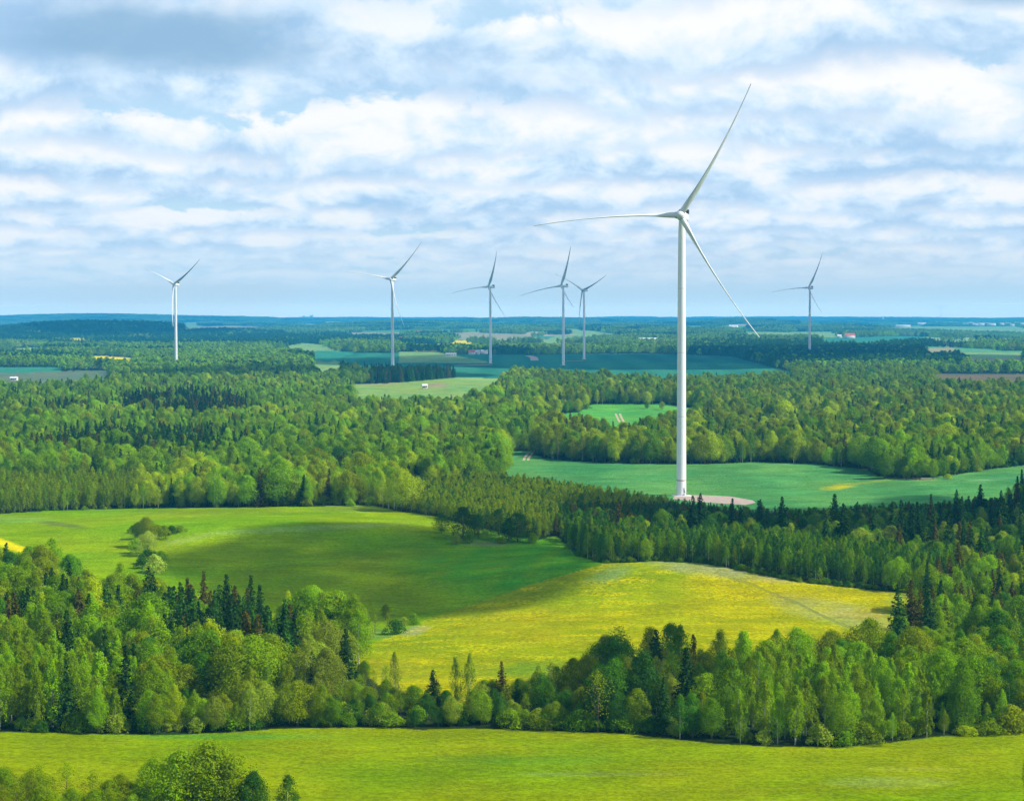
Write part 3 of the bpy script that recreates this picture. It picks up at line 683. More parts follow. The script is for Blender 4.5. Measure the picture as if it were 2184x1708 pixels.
                if X > 1400 and 1100 < Y < 1240: t = ('mid green', 'blue green', 'deep green', 'grey green', 'mid green')[int(r2[i]*4.99)]
                if X > 1150 and 830 < Y < 992: t = ('fresh green', 'moss green', 'olive', 'mid green', 'yellow green', 'mid green')[int(u*5.99)]
                if X > 1150 and 780 < Y <= 850: t = ('mid green', 'moss green', 'fresh green', 'blue green')[int(u*3.99)]
                fam = 'oak' if r4[i] < .40 else 'ash' if r4[i] < .68 else 'birch' if r4[i] < .93 else 'thin'
                h = 15*(.62+.6*r3[i])*(1+.12*big[i])
                if Y > 1440 and X < 300: fam = 'poplar' if r4[i] < .45 else 'ash' if r4[i] < .8 else 'birch'; h = 12*(.8+.4*r3[i]); t = ('bright green', 'fresh green', 'moss green')[int(r2[i]*2.99)]
                if 1560 < X < 2010 and Y > 1480: fam = 'poplar' if r4[i] < .45 else 'ash' if r4[i] < .75 else 'birch'; h = 13*(.75+.4*r3[i]); t = ('fresh green', 'bright green', 'moss green')[int(r2[i]*2.99)]
                if 700 < X < 1130 and Y > 1440: fam = 'oak' if r4[i] < .7 else 'thin'; h = 5.6*(.7+.55*r3[i]); t = ('grey green', 'moss green', 'mid green', 'deep green', 'fresh green')[int(r2[i]*4.99)]
                elif 1130 < X < 1250 and Y > 1460: h *= .62
                elif Y > 1525 and X > 380 and X < 700: h *= .55
                elif Y > 1545 and X > 1350 and r1[i] > .5: h *= .6
                if X > 1760 and Y > 1380 and Y < 1450: h *= .62; fam = 'oak'
                if X < 1000 and Y < 1000 and Y > 780: h *= .95
                if X > 1150 and 1040 < Y < 1250: h *= .58
                elif X > 1900 and 1250 <= Y < 1400: h *= .72
                elif X > 1960 and Y >= 1400: h *= .85
                if 1150 < X < 1960 and Y > 1380: h *= .88
                kind = 'birch_tree' if fam == 'birch' else 'broadleaf_tree'
                WOODS.append((x[i], y[i], z[i], kind, fam+str(i % (2 if fam in ('thin', 'poplar') else 3)), h*nn, t, X, Y, D))
            elif lod == 1:
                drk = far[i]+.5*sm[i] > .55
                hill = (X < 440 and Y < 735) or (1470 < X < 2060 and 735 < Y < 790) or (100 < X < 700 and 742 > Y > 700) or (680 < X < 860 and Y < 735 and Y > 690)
                if hill: drk = r4[i] < .93  # cloud shade on these far hills and woods is put into darker leaf tints
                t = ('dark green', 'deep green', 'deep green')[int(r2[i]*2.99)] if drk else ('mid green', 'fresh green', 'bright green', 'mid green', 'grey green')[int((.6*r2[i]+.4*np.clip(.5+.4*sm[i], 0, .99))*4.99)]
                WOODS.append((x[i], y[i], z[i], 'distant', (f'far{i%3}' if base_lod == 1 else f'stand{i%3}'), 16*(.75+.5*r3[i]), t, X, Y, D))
            else:
                if r4[i] < .12: continue
                drk = far[i] > .3
                t = ('dark green', 'deep green')[int(r2[i]*1.99)] if drk else ('mid green', 'fresh green', 'mid green')[int(r2[i]*2.99)]
                WOODS.append((x[i], y[i], z[i], 'distant', f'grove{i%2}', 16*(.8+.4*r3[i]), t, X, Y, D, None, 1.6 if base_lod == 5 else 1.05))
scatter()
def single(px, py, proto, h, t, kind, label=None, w=1.0, group=None):
    x, y, z = at(px, py); WOODS.append((x, y, z, kind, proto, h, t, px, py, math.hypot(x, y), label, w, group))
exec_singles = [
 # the copse in the bright meadow
 (312, 1168, 'oak0', 9.5, 'olive', 'broadleaf_tree', 'tallest olive tree of the small copse standing in the bright left meadow', 1.15),
 (294, 1150, 'oak1', 5.5, 'deep green', 'broadleaf_tree', 'small dark tree at the far left corner of the copse in the bright meadow', 1.0),
 (316, 1186, 'oak2', 7.5, 'white flowering', 'broadleaf_tree', 'grey white flowering tree in the middle of the copse in the bright meadow', 1.1),
 (290, 1180, 'shrub0', 4.5, 'bright green', 'shrub', 'bright green bush on the left side of the copse in the bright meadow', .9),
 (318, 1203, 'shrub1', 4.4, 'deep green', 'shrub', 'dark bush just above the white blossoming shrub in the meadow copse', 1.1),
 (330, 1222, 'shrub2', 5.2, 'white flowering', 'shrub', 'white blossoming shrub at the near end of the copse in the bright meadow', 1.05),
 (342, 1206, 'shrub0', 4.2, 'mid green', 'shrub', 'green bush at the right side of the white blossoming shrub', 1.0),
 (303, 1212, 'shrub0', 3.4, 'deep green', 'shrub', 'low dark bush at the left side of the white blossoming shrub', 1.0),
 (334, 1150, 'shrub1', 4.6, 'moss green', 'shrub', 'round mossy bush touching the right side of the meadow copse', 1.0),
 (350, 1142, 'shrub2', 3.2, 'moss green', 'shrub', 'first low bush of the row running right from the meadow copse', 1.2),
 (366, 1138, 'shrub0', 2.6, 'deep green', 'shrub', 'middle low bush of the row running right from the meadow copse', 1.3),
 (384, 1135, 'shrub1', 2.2, 'moss green', 'shrub', 'last small bush of the row running right from the meadow copse', 1.4),
 (284, 1136, 'shrub1', 2.4, 'deep green', 'shrub', 'small dark bush at the far tip of the meadow copse', 1.0),
 # pines in the middle
 (942, 1137, 'pine0', 8.5, 'deep green', 'pine_tree', 'small round pine standing alone at the left of the pine group in the meadow', 1.0),
 (988, 1149, 'pine1', 12.5, 'dark green', 'pine_tree', 'largest dark pine of the group in the shaded meadow', 1.25),
 (1020, 1147, 'pine0', 9.5, 'deep green', 'pine_tree', 'middle pine of the group, right of the largest one', .85),
 (1064, 1141, 'pine1', 10.5, 'deep green', 'pine_tree', 'back pine of the group, nearest to the young plantation', 1.1),
 (1104, 1156, 'pine0', 12.0, 'deep green', 'pine_tree', 'broad pine at the right end of the group in the shaded meadow', 1.25),
 (1085, 1150, 'pine1', 8.5, 'dark green', 'pine_tree', 'dark pine squeezed between the two right pines of the group', 1.0),
 (974, 1160, 'shrub1', 4.0, 'grey green', 'shrub', 'grey round bush in front of the largest pine of the group', 1.0),
 (1001, 1158, 'shrub0', 5.0, 'mid green', 'shrub', 'green bush in front of the middle pine of the group', .7),
 (1036, 1150, 'shrub2', 3.6, 'bright green', 'shrub', 'bright bush between the left pines and the right pines', 1.1),
 (1068, 1158, 'shrub1', 2.4, 'moss green', 'shrub', 'low mossy bush at the foot of the right pines', 1.6),
 (1136, 1158, 'shrub2', 4.2, 'fresh green', 'shrub', 'fresh green bush at the right end of the pine group', .9),
 # bushes where the green meadow meets the yellow one
 (800, 1352, 'thin0', 6.2, 'grey brown', 'broadleaf_tree', 'pale bare looking small tree among the bushes between green and yellow meadow', 1.1),
 (826, 1344, 'thin1', 5.4, 'grey brown', 'broadleaf_tree', 'second pale bare looking tree, right of the taller one between the two meadows', 1.2),
 (822, 1322, 'oak1', 5.0, 'olive', 'broadleaf_tree', 'small olive tree at the back of the bushes between the two meadows', .9),
 (776, 1330, 'shrub0', 2.8, 'deep green', 'shrub', 'low dark bush at the far left of the bushes between the two meadows', 1.6),
 (843, 1352, 'shrub1', 4.4, 'deep green', 'shrub', 'dark round bush in front of the pale trees between the two meadows', 1.2),
 (781, 1362, 'shrub2', 3.6, 'grey green', 'shrub', 'grey bush at the near left of the pale trees between the two meadows', 1.2),
 (768, 1350, 'shrub1', 3.2, 'grey green', 'shrub', 'smaller grey bush beside the big round tree of the left wood', 1.2),
 (862, 1334, 'shrub0', 2.8, 'grey green', 'shrub', 'low grey bush just left of the last dark bush between the meadows', 1.0),
 (881, 1331, 'shrub2', 3.4, 'mid green', 'shrub', 'last dark green bush at the right tip of the bushes between the meadows', 1.2),
 # trees by the crop field
 (1886, 1021, 'oak0', 14.5, 'mid green', 'broadleaf_tree', 'large round tree jutting into the blue green crop field', 1.0),
 (1933, 1022, 'oak1', 7.5, 'fresh green', 'broadleaf_tree', 'small round tree on bare soil right of the large crop field tree', 1.0),
 (1962, 1022, 'oak2', 10.5, 'mid green', 'broadleaf_tree', 'second largest tree of the clump on bare soil by the crop field', 1.0),
 (1990, 1022, 'ash1', 11.0, 'fresh green', 'broadleaf_tree', 'tall leafy tree in the middle of the clump by the crop field', 1.1),
 (2012, 1018, 'oak0', 9.0, 'mid green', 'broadleaf_tree', 'round tree near the right end of the clump by the crop field', 1.0),
 (2034, 1013, 'oak2', 7.0, 'deep green', 'broadleaf_tree', 'last small tree at the right end of the clump by the crop field', 1.0),
 (2022, 1021, 'shrub0', 2.8, 'yellow green', 'shrub', 'yellow bush at the foot of the clump by the crop field', 1.3),
 (2082, 1005, 'shrub2', 3.4, 'olive', 'shrub', 'olive bush at the crop edge right of the clump', 1.8),
 (1782, 990, 'shrub1', 4.0, 'yellow green', 'shrub', 'yellow green bush at the far crop edge left of the large round tree', 1.6),
 (1815, 993, 'shrub0', 3.4, 'olive', 'shrub', 'low olive bush at the far crop edge beside the large round tree', 1.4),
 (1380, 872, 'oak1', 7.5, 'mid green', 'broadleaf_tree', 'lone tree in the small bright field behind the main turbine, left one', 1.0),
 (1412, 874, 'oak2', 8.0, 'grey green', 'broadleaf_tree', 'lone grey tree in the small bright field behind the main turbine, right one', 1.0),
 (1252, 872, 'shrub1', 4.5, 'mid green', 'shrub', 'bush at the left end of the small bright field behind the main turbine', 1.4),
 (1532, 1143, 'oak2', 10.0, 'bright green', 'broadleaf_tree', 'brightest green round tree inside the dark plantation right of the main turbine', 1.25),
 (1548, 1156, 'oak0', 8.0, 'deep green', 'broadleaf_tree', 'dark round tree just below the brightest tree of the plantation', 1.1),
 (1780, 1172, 'oak1', 8.5, 'olive', 'broadleaf_tree', 'olive yellow round tree in the middle of the dark plantation', 1.1),
 (1836, 1188, 'oak2', 11.0, 'grey green', 'broadleaf_tree', 'big grey green round tree in the right half of the dark plantation', 1.3),
 (1900, 1182, 'oak0', 11.0, 'grey green', 'broadleaf_tree', 'silvery round tree right of the big grey green one in the plantation', 1.3),
 # the belt below the yellow meadow
 (842, 1502, 'birch2', 12.5, 'grey brown', 'birch_tree', 'slender half bare birch standing against the yellow meadow', .62),
 (850, 1506, 'thin1', 8.5, 'grey green', 'broadleaf_tree', 'sparse grey tree at the foot of the slender half bare birch', .8),
 (924, 1510, 'spruce0', 9.2, 'black green', 'spruce_tree', 'broad dark spruce in the low belt left of the poplar pair', 1.45),
 (972, 1512, 'poplar0', 12.2, 'grey green', 'broadleaf_tree', 'left tree of the upright poplar pair before the yellow meadow', .8),
 (1002, 1512, 'poplar1', 13.0, 'grey green', 'broadleaf_tree', 'right taller tree of the upright poplar pair before the yellow meadow', .75),
 (1070, 1514, 'spruce3', 11.6, 'brownish', 'spruce_tree', 'tall slim brownish spruce standing out against the yellow meadow', 1.15),
 (1103, 1524, 'spruce1', 8.4, 'dark green', 'spruce_tree', 'shorter dark spruce just right of the tall slim one', 1.2),
 (1150, 1528, 'birch0', 12.0, 'grey green', 'birch_tree', 'grey birch with a pale stem right of the two spruces', .8),
 (1176, 1524, 'thin0', 12.5, 'grey brown', 'broadleaf_tree', 'brown twiggy tree right of the grey birch in the belt', .9),
 (1262, 1480, 'spruce1', 11.5, 'dark green', 'spruce_tree', 'pointed spruce top at the left shoulder of the right grove', .9),
 (1318, 1490, 'thin1', 17.5, 'olive', 'broadleaf_tree', 'airy see through tree rising at the left shoulder of the right grove', 1.2),
 (1698, 1472, 'oak1', 15.5, 'bright green', 'broadleaf_tree', 'dense bright egg shaped tree rising highest behind the right grove', .78),
 (1750, 1440, 'spruce2', 8.0, 'black green', 'spruce_tree', 'tiny dark spruce tip right of the dense egg shaped tree', 1.1),
 (1835, 1482, 'oak0', 13.0, 'bright green', 'broadleaf_tree', 'bright layered tree in the back of the right grove', .9),
 (1478, 1500, 'spruce0', 16.5, 'brownish', 'spruce_tree', 'dark brown spruce between leafy trees of the right grove', .9),
 (668, 1390, 'oak2', 18.5, 'bright green', 'broadleaf_tree', 'huge round bright green tree at the right corner of the left wood', .92),
 (716, 1396, 'oak0', 9.5, 'grey green', 'broadleaf_tree', 'grey round tree at the foot of the huge round tree', 1.1),
 (660, 1412, 'ash2', 11.5, 'yellow green', 'broadleaf_tree', 'egg shaped yellow green tree before the huge round tree', .9),
 (238, 1440, 'oak1', 15.0, 'bright green', 'broadleaf_tree', 'bright rounded tree before the dark spruces of the left wood', .7),
 (2158, 1562, 'shrub2', 6.0, 'yellow', 'shrub', 'yellow willow bush at the right edge of the near field', 1.05),
 (2110, 1566, 'shrub0', 3.0, 'moss green', 'shrub', 'low green bush left of the yellow willow bush', 1.6),
 (2060, 1568, 'shrub1', 2.2, 'yellow green', 'shrub', 'lowest light bush at the grove corner left of the yellow willow', 1.7),
 # near thicket at the bottom left
 (330, 1765, 'oak0', 12.5, 'fresh green', 'broadleaf_tree', 'left tree of the big near clump on the bottom field', 1.0),
 (384, 1790, 'oak2', 15.5, 'fresh green', 'broadleaf_tree', 'second tree of the big near clump on the bottom field, left of the tallest', 1.0),
 (445, 1790, 'oak1', 17.0, 'moss green', 'broadleaf_tree', 'tallest tree of the big near clump on the bottom field', 1.05),
 (490, 1800, 'ash0', 14.5, 'moss green', 'broadleaf_tree', 'right shoulder tree of the big near clump, beside the dark round one', 1.3),
 (540, 1800, 'oak2', 12.6, 'deep green', 'broadleaf_tree', 'dark round tree cut by the bottom edge, right of the big near clump', .75),
 (614, 1800, 'birch1', 12.0, 'deep green', 'birch_tree', 'narrow dark birch furthest right in the near bottom thicket', 1.1),
 (2206, 1720, 'oak1', 11.0, 'deep green', 'broadleaf_tree', 'tree poking its dark twigs in at the right edge of the near field', .5),
 (672, 803, 'far1', 14, 'dark green', 'broadleaf_tree', 'dark round tree left of the second turbine, by the pale field', 1.3),
 (655, 805, 'far2', 12, 'dark green', 'broadleaf_tree', 'smaller dark tree left of the dark round one near the pale field', 1.3),
 (232, 813, 'far2', 12, 'dark green', 'broadleaf_tree', 'dark lone tree on the brown field left of the leftmost turbine', 1.0),
]
for k, s in enumerate(exec_singles): single(*(s if k > 12 else (*s[:3], s[3]*1.25, *s[4:])))
rs = random.Random(4)
for i in range(30):         # the fuzzy willows left of the near clump
    px = rs.uniform(-60, 270); single(px, rs.uniform(1735, 1790), rs.choice(['oak0', 'oak1', 'thin0', 'thin1', 'oak2']), rs.uniform(7.5, 10.8), rs.choice(['moss green', 'olive', 'fresh green', 'moss green', 'olive']), 'broadleaf_tree', None, rs.uniform(.9, 1.15))
for i in range(16): single(rs.uniform(280, 560), rs.uniform(1765, 1800), rs.choice(['oak0', 'oak1', 'oak2']), rs.uniform(7.5, 9.5), rs.choice(['moss green', 'fresh green', 'olive']), 'broadleaf_tree', None, 1.0)
for i in range(120):        # underwood along the edge of the near field
    px = rs.uniform(-20, 2184); fy = np.interp(px, [p[0] for p in FRONT], [p[1] for p in FRONT])
    if 1560 < px < 1720 and rs.random() < .7: continue
    single(px, fy-rs.uniform(1, 16), f'shrub{i%3}', rs.uniform(2.2, 4.6), rs.choice(['deep green', 'mid green', 'moss green', 'fresh green', 'grey green', 'mid green']), 'shrub', None, rs.uniform(.9, 1.3))
for i in range(46):         # along the far edge of the bright meadow
    px = rs.uniform(0, 820); fy = np.interp(px, [0, 100, 400, 650, 820], [1095, 1088, 1082, 1079, 1078])
    single(px, fy-rs.uniform(-1, 4), f'shrub{i%3}', rs.uniform(1.2, 2.8) if px < 600 else rs.uniform(2.5, 5), rs.choice(['moss green', 'olive', 'fresh green', 'grey green', 'bright green']), 'shrub', None, 1.2)
for i in range(30):         # far edge of the crop field
    px = rs.uniform(1180, 2184); fy = np.interp(px, [1180, 1300, 1500, 1620, 1740, 1850, 2040, 2184], [980, 988, 990, 985, 990, 1001, 1010, 991])
    single(px, fy-rs.uniform(0, 4), f'shrub{i%3}', rs.uniform(2.5, 5), rs.choice(['moss green', 'mid green', 'fresh green', 'deep green']), 'shrub', None, 1.2)

for i in range(150):       # rank growth at the foot of the plantation
    px = rs.uniform(1192, 1985); fy = np.interp(px, [1190, 1230, 1290, 1400, 1500, 1700, 1990], [1149, 1184, 1200, 1196, 1200, 1239, 1269])
    single(px, fy-rs.uniform(-1, 2), f'shrub{i%3}', rs.uniform(.7, 2.2), rs.choice(['deep green', 'mid green', 'blue green', 'moss green']), 'shrub', None, 1.3)
# which trees show largest: a small painter's buffer
def visible_area():
    near = [i for i, t in enumerate(WOODS) if t[9] < 1500]
    near.sort(key=lambda i: -WOODS[i][9])
    buf = np.full((854, 1092), -1, int)
    for i in near:
        t = WOODS[i]; s = F/t[9]/2; fam = t[4].rstrip('0123456789')
        w = {'oak': .62, 'ash': .4, 'birch': .34, 'poplar': .35, 'thin': .42, 'shrub': 1.2, 'spruce': .34, 'pine': .7, 'sapling': .3, 'young': .38, 'far': .6, 'grove': 4}[fam]*t[5]*s*.5
        px, py, _ = project(np.array([t[0], t[1], t[2]+t[5]*.55])); px /= 2; py /= 2; hh = t[5]*s*.5
        x0, x1, y0, y1 = int(max(0, px-w)), int(min(1091, px+w+1)), int(max(0, py-hh)), int(min(853, py+hh+1))
        if x1 <= x0 or y1 <= y0: continue
        yy, xx = np.mgrid[y0:y1, x0:x1]; e = ((xx-px)/max(w, .5))**2+((yy-py)/max(hh, .5))**2 < 1
        buf[y0:y1, x0:x1][e] = i
    ids, cnt = np.unique(buf, return_counts=True); return dict(zip(ids.tolist(), cnt.tolist()))
VIS = visible_area()
QUOTA = {'broadleaf_tree': 300, 'birch_tree': 300, 'spruce_tree': 300, 'pine_tree': 300, 'shrub': 230}
SOLO = set()
for kind, q in QUOTA.items():
    c = [(VIS.get(i, 0)+(10**6 if len(t) > 10 and t[10] else 0), i) for i, t in enumerate(WOODS) if t[3] == kind]
    c.sort(reverse=True); SOLO |= {i for v, i in c[:q] if v > 0}
    if kind == 'shrub': SOLO |= {i for v, i in c[:q]}

ORD = ['leftmost', 'second', 'third', 'fourth', 'fifth', 'sixth', 'seventh', 'eighth', 'ninth', 'tenth', 'eleventh', 'twelfth', 'thirteenth', 'fourteenth', 'fifteenth', 'sixteenth',
       'seventeenth', 'eighteenth', 'nineteenth', 'twentieth']
def place_name(px, py):
    if py > 1620: return 'bottom left thicket', ''
    if py > 1380 or (py > 1245 and (px < 760 or px > 1900)):
        if px < 700: reg = 'left wood'; a, b = np.interp(px, [0, 700], [1250, 1385]), np.interp(px, [p[0] for p in FRONT], [p[1] for p in FRONT])
        elif px < 1150: reg = 'belt'; a, b = 1440, 1556
        elif px < 1960: reg = 'right grove'; a, b = 1440, np.interp(px, [p[0] for p in FRONT], [p[1] for p in FRONT])
        else: reg = 'right wood'; a, b = 1250, 1565
        f = (py-a)/(b-a)
        return reg, 'front edge' if f > .88 else 'near part' if f > .62 else 'middle' if f > .32 else 'far part'
    if 1100 < py: return ('plantation edge', '') if px > 1180 else ('young plantation', '')
    if px < 1150: return 'upper left wood', 'front edge' if py > 1060 else 'lower part' if py > 980 else 'upper part'
    if py > 1030: return 'plantation', ''
    return 'upper right wood', 'crop edge' if py > 965 else 'crop slope'
KNAME = {'broadleaf_tree': 'tree', 'birch_tree': 'birch', 'spruce_tree': 'spruce', 'pine_tree': 'pine', 'shrub': 'bush'}
KCAT = {'broadleaf_tree': 'tree', 'birch_tree': 'birch', 'spruce_tree': 'spruce', 'pine_tree': 'pine', 'shrub': 'bush'}
FAMW = {'oak': 'round', 'ash': 'oval', 'poplar': 'upright', 'thin': 'sparse', 'birch': 'slender', 'sapling': 'thin', 'spruce': 'pointed', 'young': 'young', 'pine': 'broad', 'shrub': 'rounded', 'far': 'dark'}
def build_solo():
    desc = {}
    for i in SOLO:
        t = WOODS[i]
        if len(t) > 10 and t[10]: continue
        reg, row = place_name(t[7], t[8]); fam = t[4].rstrip('0123456789')
        nom = {'sapling': 9.5, 'young': 8.2, 'shrub': 3.4, 'spruce': 14}.get(fam, 13.5)
        size = 'tall' if t[5] > nom*1.1 else 'small' if t[5] < nom*.85 else 'middling'
        key = f"{size} {t[6]} {FAMW[fam]} {KNAME[t[3]]}", (f"{row} of {reg}" if row and 'crop' not in row else (f"{row} of {reg}" if row else reg))
        desc.setdefault(key, []).append(i)
    label = {}
    for (a, b), ids in desc.items():
        ids.sort(key=lambda i: WOODS[i][7]); n = len(ids)
        for k, i in enumerate(ids):
            b2 = 'the '+b.replace(' of ', ' of the ')
            if n == 1: label[i] = f"only {a} in {b2}"
            elif k >= 20 and n-k <= 20: label[i] = f"{a}, {ORD[n-1-k].replace('leftmost','rightmost')}{'' if k == n-1 else ' from right'} in {b2}"
            elif k < 20: label[i] = f"{a}, {ORD[k]}{'' if k == 0 else ' from left'} in {b2}"
            else: label[i] = f"{a}, number {k+1} from left in {b2}"
    for i, a in label.items():
        if len(a.split()) > 16: a = a.replace(' in the ', ' in ', 1)
        if len(a.split()) > 16: a = a.replace('middling ', '').replace('only ', 'sole ')
        label[i] = a
    GRP = {'broadleaf_tree': 'broadleaf trees of the woods', 'birch_tree': 'birches of the woods and plantations', 'spruce_tree': 'spruces of the woods', 'pine_tree': 'pines in the shaded meadow', 'shrub': 'bushes along the wood edges'}
    for i in sorted(SOLO, key=lambda i: -VIS.get(i, 0)):
        t = WOODS[i]; c, tk, h, _ = PROTO[t[4]]; s = t[5]/h; w = t[11] if len(t) > 11 else 0.9+.25*((i*37) % 11)/11
        r = bpy.data.objects.new(t[3], None); COL.objects.link(r); r.empty_display_size = .5
        r.location = (t[0], t[1], t[2]); r.rotation_euler = (0, 0, (i*2.399) % 6.283); r.scale = (s*w, s*w, s)
        r['label'] = (t[10] if len(t) > 10 and t[10] else label[i]); r['category'] = KCAT[t[3]]; r['group'] = GRP[t[3]]
        j = .85+.3*((i*53) % 17)/17; tint = [v*j for v in TINT[t[6]]]
        for nm, me in (('crown', c), ('trunk', tk)):
            o = bpy.data.objects.new(nm, me); COL.objects.link(o); o.parent = r
            if nm == 'crown': o['tint'] = tint
build_solo()

def stuff_object(name, label, cat, keep):
    """the rest of a kind: one object whose geometry nodes set a tree on each of its points"""
    ids = [i for i, t in enumerate(WOODS) if i not in SOLO and keep(t)]
    if not ids: return
    T_ = [WOODS[i] for i in ids]; n = len(ids); protos = sorted({t[4] for t in T_})
    me = bpy.data.meshes.new(name); me.vertices.add(n)
    P = np.array([(t[0], t[1], t[2]) for t in T_], np.float32); me.vertices.foreach_set('co', P.ravel())
    sc_ = np.array([t[5]/PROTO[t[4]][2] for t in T_]); w = np.array([t[11] if len(t) > 11 else 1.0 for t in T_])*rng.uniform(.9, 1.15, n)*np.array([1.0 if t[9] < 700 or t[4][0] in 'yg' or t[4][:3] == 'sap' else 1.06 for t in T_])
    if cat == 'distant woodland': w = w*np.array([1.15 if t[4][0] == 'f' else 1.0 for t in T_])
    S = np.stack([sc_*w, sc_*w, sc_], 1).astype(np.float32)
    tint = np.clip(np.array([TINT[t[6]] for t in T_])*rng.uniform(.75, 1.22, (n, 1))*(1.0), 0, .6); tint = np.concatenate([tint, np.ones((n, 1))], 1).astype(np.float32)
    a = me.attributes.new('size', 'FLOAT_VECTOR', 'POINT'); a.data.foreach_set('vector', S.ravel())
    a = me.attributes.new('turn', 'FLOAT_VECTOR', 'POINT'); R_ = np.zeros((n, 3), np.float32); R_[:, 2] = rng.uniform(0, 6.283, n); a.data.foreach_set('vector', R_.ravel())
    a = me.attributes.new('tint', 'FLOAT_COLOR', 'POINT'); a.data.foreach_set('color', tint.ravel())
    a = me.attributes.new('sort', 'INT', 'POINT'); a.data.foreach_set('value', np.array([protos.index(t[4]) for t in T_], np.int32))
    o = bpy.data.objects.new(name, me); COL.objects.link(o); o['kind'] = 'stuff'; o['label'] = label; o['category'] = cat
    g = bpy.data.node_groups.new(name, 'GeometryNodeTree')
    g.interface.new_socket('Geometry', in_out='INPUT', socket_type='NodeSocketGeometry'); g.interface.new_socket('Geometry', in_out='OUTPUT', socket_type='NodeSocketGeometry')
    N = g.nodes; L = g.links; gi = N.new('NodeGroupInput'); go = N.new('NodeGroupOutput'); jn = N.new('GeometryNodeJoinGeometry')
    for k, p in enumerate(protos):
        oi = N.new('GeometryNodeObjectInfo'); oi.inputs[0].default_value = PROTO[p][3]; oi.transform_space = 'ORIGINAL'
        for q, b in enumerate(oi.inputs):
            if b.name == 'As Instance': b.default_value = True
        at1 = N.new('GeometryNodeInputNamedAttribute'); at1.data_type = 'INT'; at1.inputs[0].default_value = 'sort'
        cmp_ = N.new('FunctionNodeCompare'); cmp_.data_type = 'INT'; cmp_.operation = 'EQUAL'; L.new(at1.outputs[0], cmp_.inputs[2]); cmp_.inputs[3].default_value = k
        at2 = N.new('GeometryNodeInputNamedAttribute'); at2.data_type = 'FLOAT_VECTOR'; at2.inputs[0].default_value = 'size'
        at3 = N.new('GeometryNodeInputNamedAttribute'); at3.data_type = 'FLOAT_VECTOR'; at3.inputs[0].default_value = 'turn'
        e2r = N.new('FunctionNodeEulerToRotation'); L.new(at3.outputs[0], e2r.inputs[0])
        ip = N.new('GeometryNodeInstanceOnPoints')
        L.new(gi.outputs[0], ip.inputs['Points']); L.new(cmp_.outputs[0], ip.inputs['Selection']); L.new(oi.outputs['Geometry'], ip.inputs['Instance'])
        L.new(e2r.outputs[0], ip.inputs['Rotation']); L.new(at2.outputs[0], ip.inputs['Scale'])
        L.new(ip.outputs[0], jn.inputs[0])
    L.new(jn.outputs[0], go.inputs[0])
    md = o.modifiers.new('trees', 'NODES'); md.node_group = g
    return o
stuff_object('broadleaf_woodland', 'leafy woodland filling the ground between the fields', 'woodland', lambda t: t[3] == 'broadleaf_tree')
stuff_object('birch_woodland', 'thin birches standing close in the plantation and woods', 'woodland', lambda t: t[3] == 'birch_tree')
stuff_object('spruce_woodland', 'dark spruces and young conifers standing close in the woods', 'woodland', lambda t: t[3] in ('spruce_tree', 'pine_tree'))
stuff_object('underwood', 'low bushes along the edges of woods and fields', 'bushes', lambda t: t[3] == 'shrub')
stuff_object('distant_woodland', 'blue woods fading towards the horizon beyond the turbines', 'distant woodland', lambda t: t[3] == 'distant')

# ------------------------------------------------------------------ wind turbines
def tower_mat():
    m, T = mat('white_tower_paint')
    tc = T.n('ShaderNodeTexCoord'); P = tc.outputs['Object']
    st = T.noise(T.v('MULTIPLY', P, (1.2, 1.2, .05)), 1.0, 4, .6); sp = T.noise(P, .35, 3, .6)
    c = T.mix(T.m('MULTIPLY', T.smooth(st, .45, .8), .30), (0.80, 0.82, 0.84), (0.62, 0.63, 0.62))
    c = T.mix(T.m('MULTIPLY', T.smooth(sp, .5, .8), .12), c, (0.55, 0.56, 0.56))
    b = T.n('ShaderNodeBsdfPrincipled', i={'Base Color': c, 'Roughness': .38}); T.n('ShaderNodeOutputMaterial', i={0: b.outputs[0]}); return m
M_TOW = tower_mat(); M_BLADE = plain('blade_gelcoat', (0.68, 0.70, 0.72), .4, .15, .05); M_DARK = plain('cooler_grille', (0.05, 0.055, 0.06), .6, 3, .3)
M_BAND = plain('flange_paint', (0.30, 0.12, 0.11), .5, 2, .2); M_CONC = plain('concrete', (0.50, 0.49, 0.46), .9, 1.5, .2); M_SEAM = plain('hub_seam', (0.42, 0.45, 0.48), .5, 2, .1)
M_DOOR = plain('door_paint', (0.35, 0.38, 0.40), .5, 2, .1)
HUB_H = 140.0; ROT = 73.0
def lathe(mb, prof, seg, m=0, axis=2, c=(0, 0, 0)):
    n = len(prof); th = np.arange(seg)*2*math.pi/seg; V = []
    for r, h in prof:
        q = np.stack([np.cos(th)*r, np.sin(th)*r, np.full(seg, h)], 1)
        if axis == 1: q = q[:, [0, 2, 1]]*np.array([1, -1, 1])
        V.append(q+np.array(c))
    Fc = [(i*seg+j, i*seg+(j+1) % seg, (i+1)*seg+(j+1) % seg, (i+1)*seg+j) for i in range(n-1) for j in range(seg)]
    mb.add(np.concatenate(V), Fc, m)
def tower_mesh():
    mb = MB(); hs = np.linspace(0, 137.6, 24); r = [2.45-.65*(h/137.6)**1.1-(.28 if h > 130 else 0)*(h-130)/8 for h in hs]
    lathe(mb, list(zip(r, hs)), 48); return mb
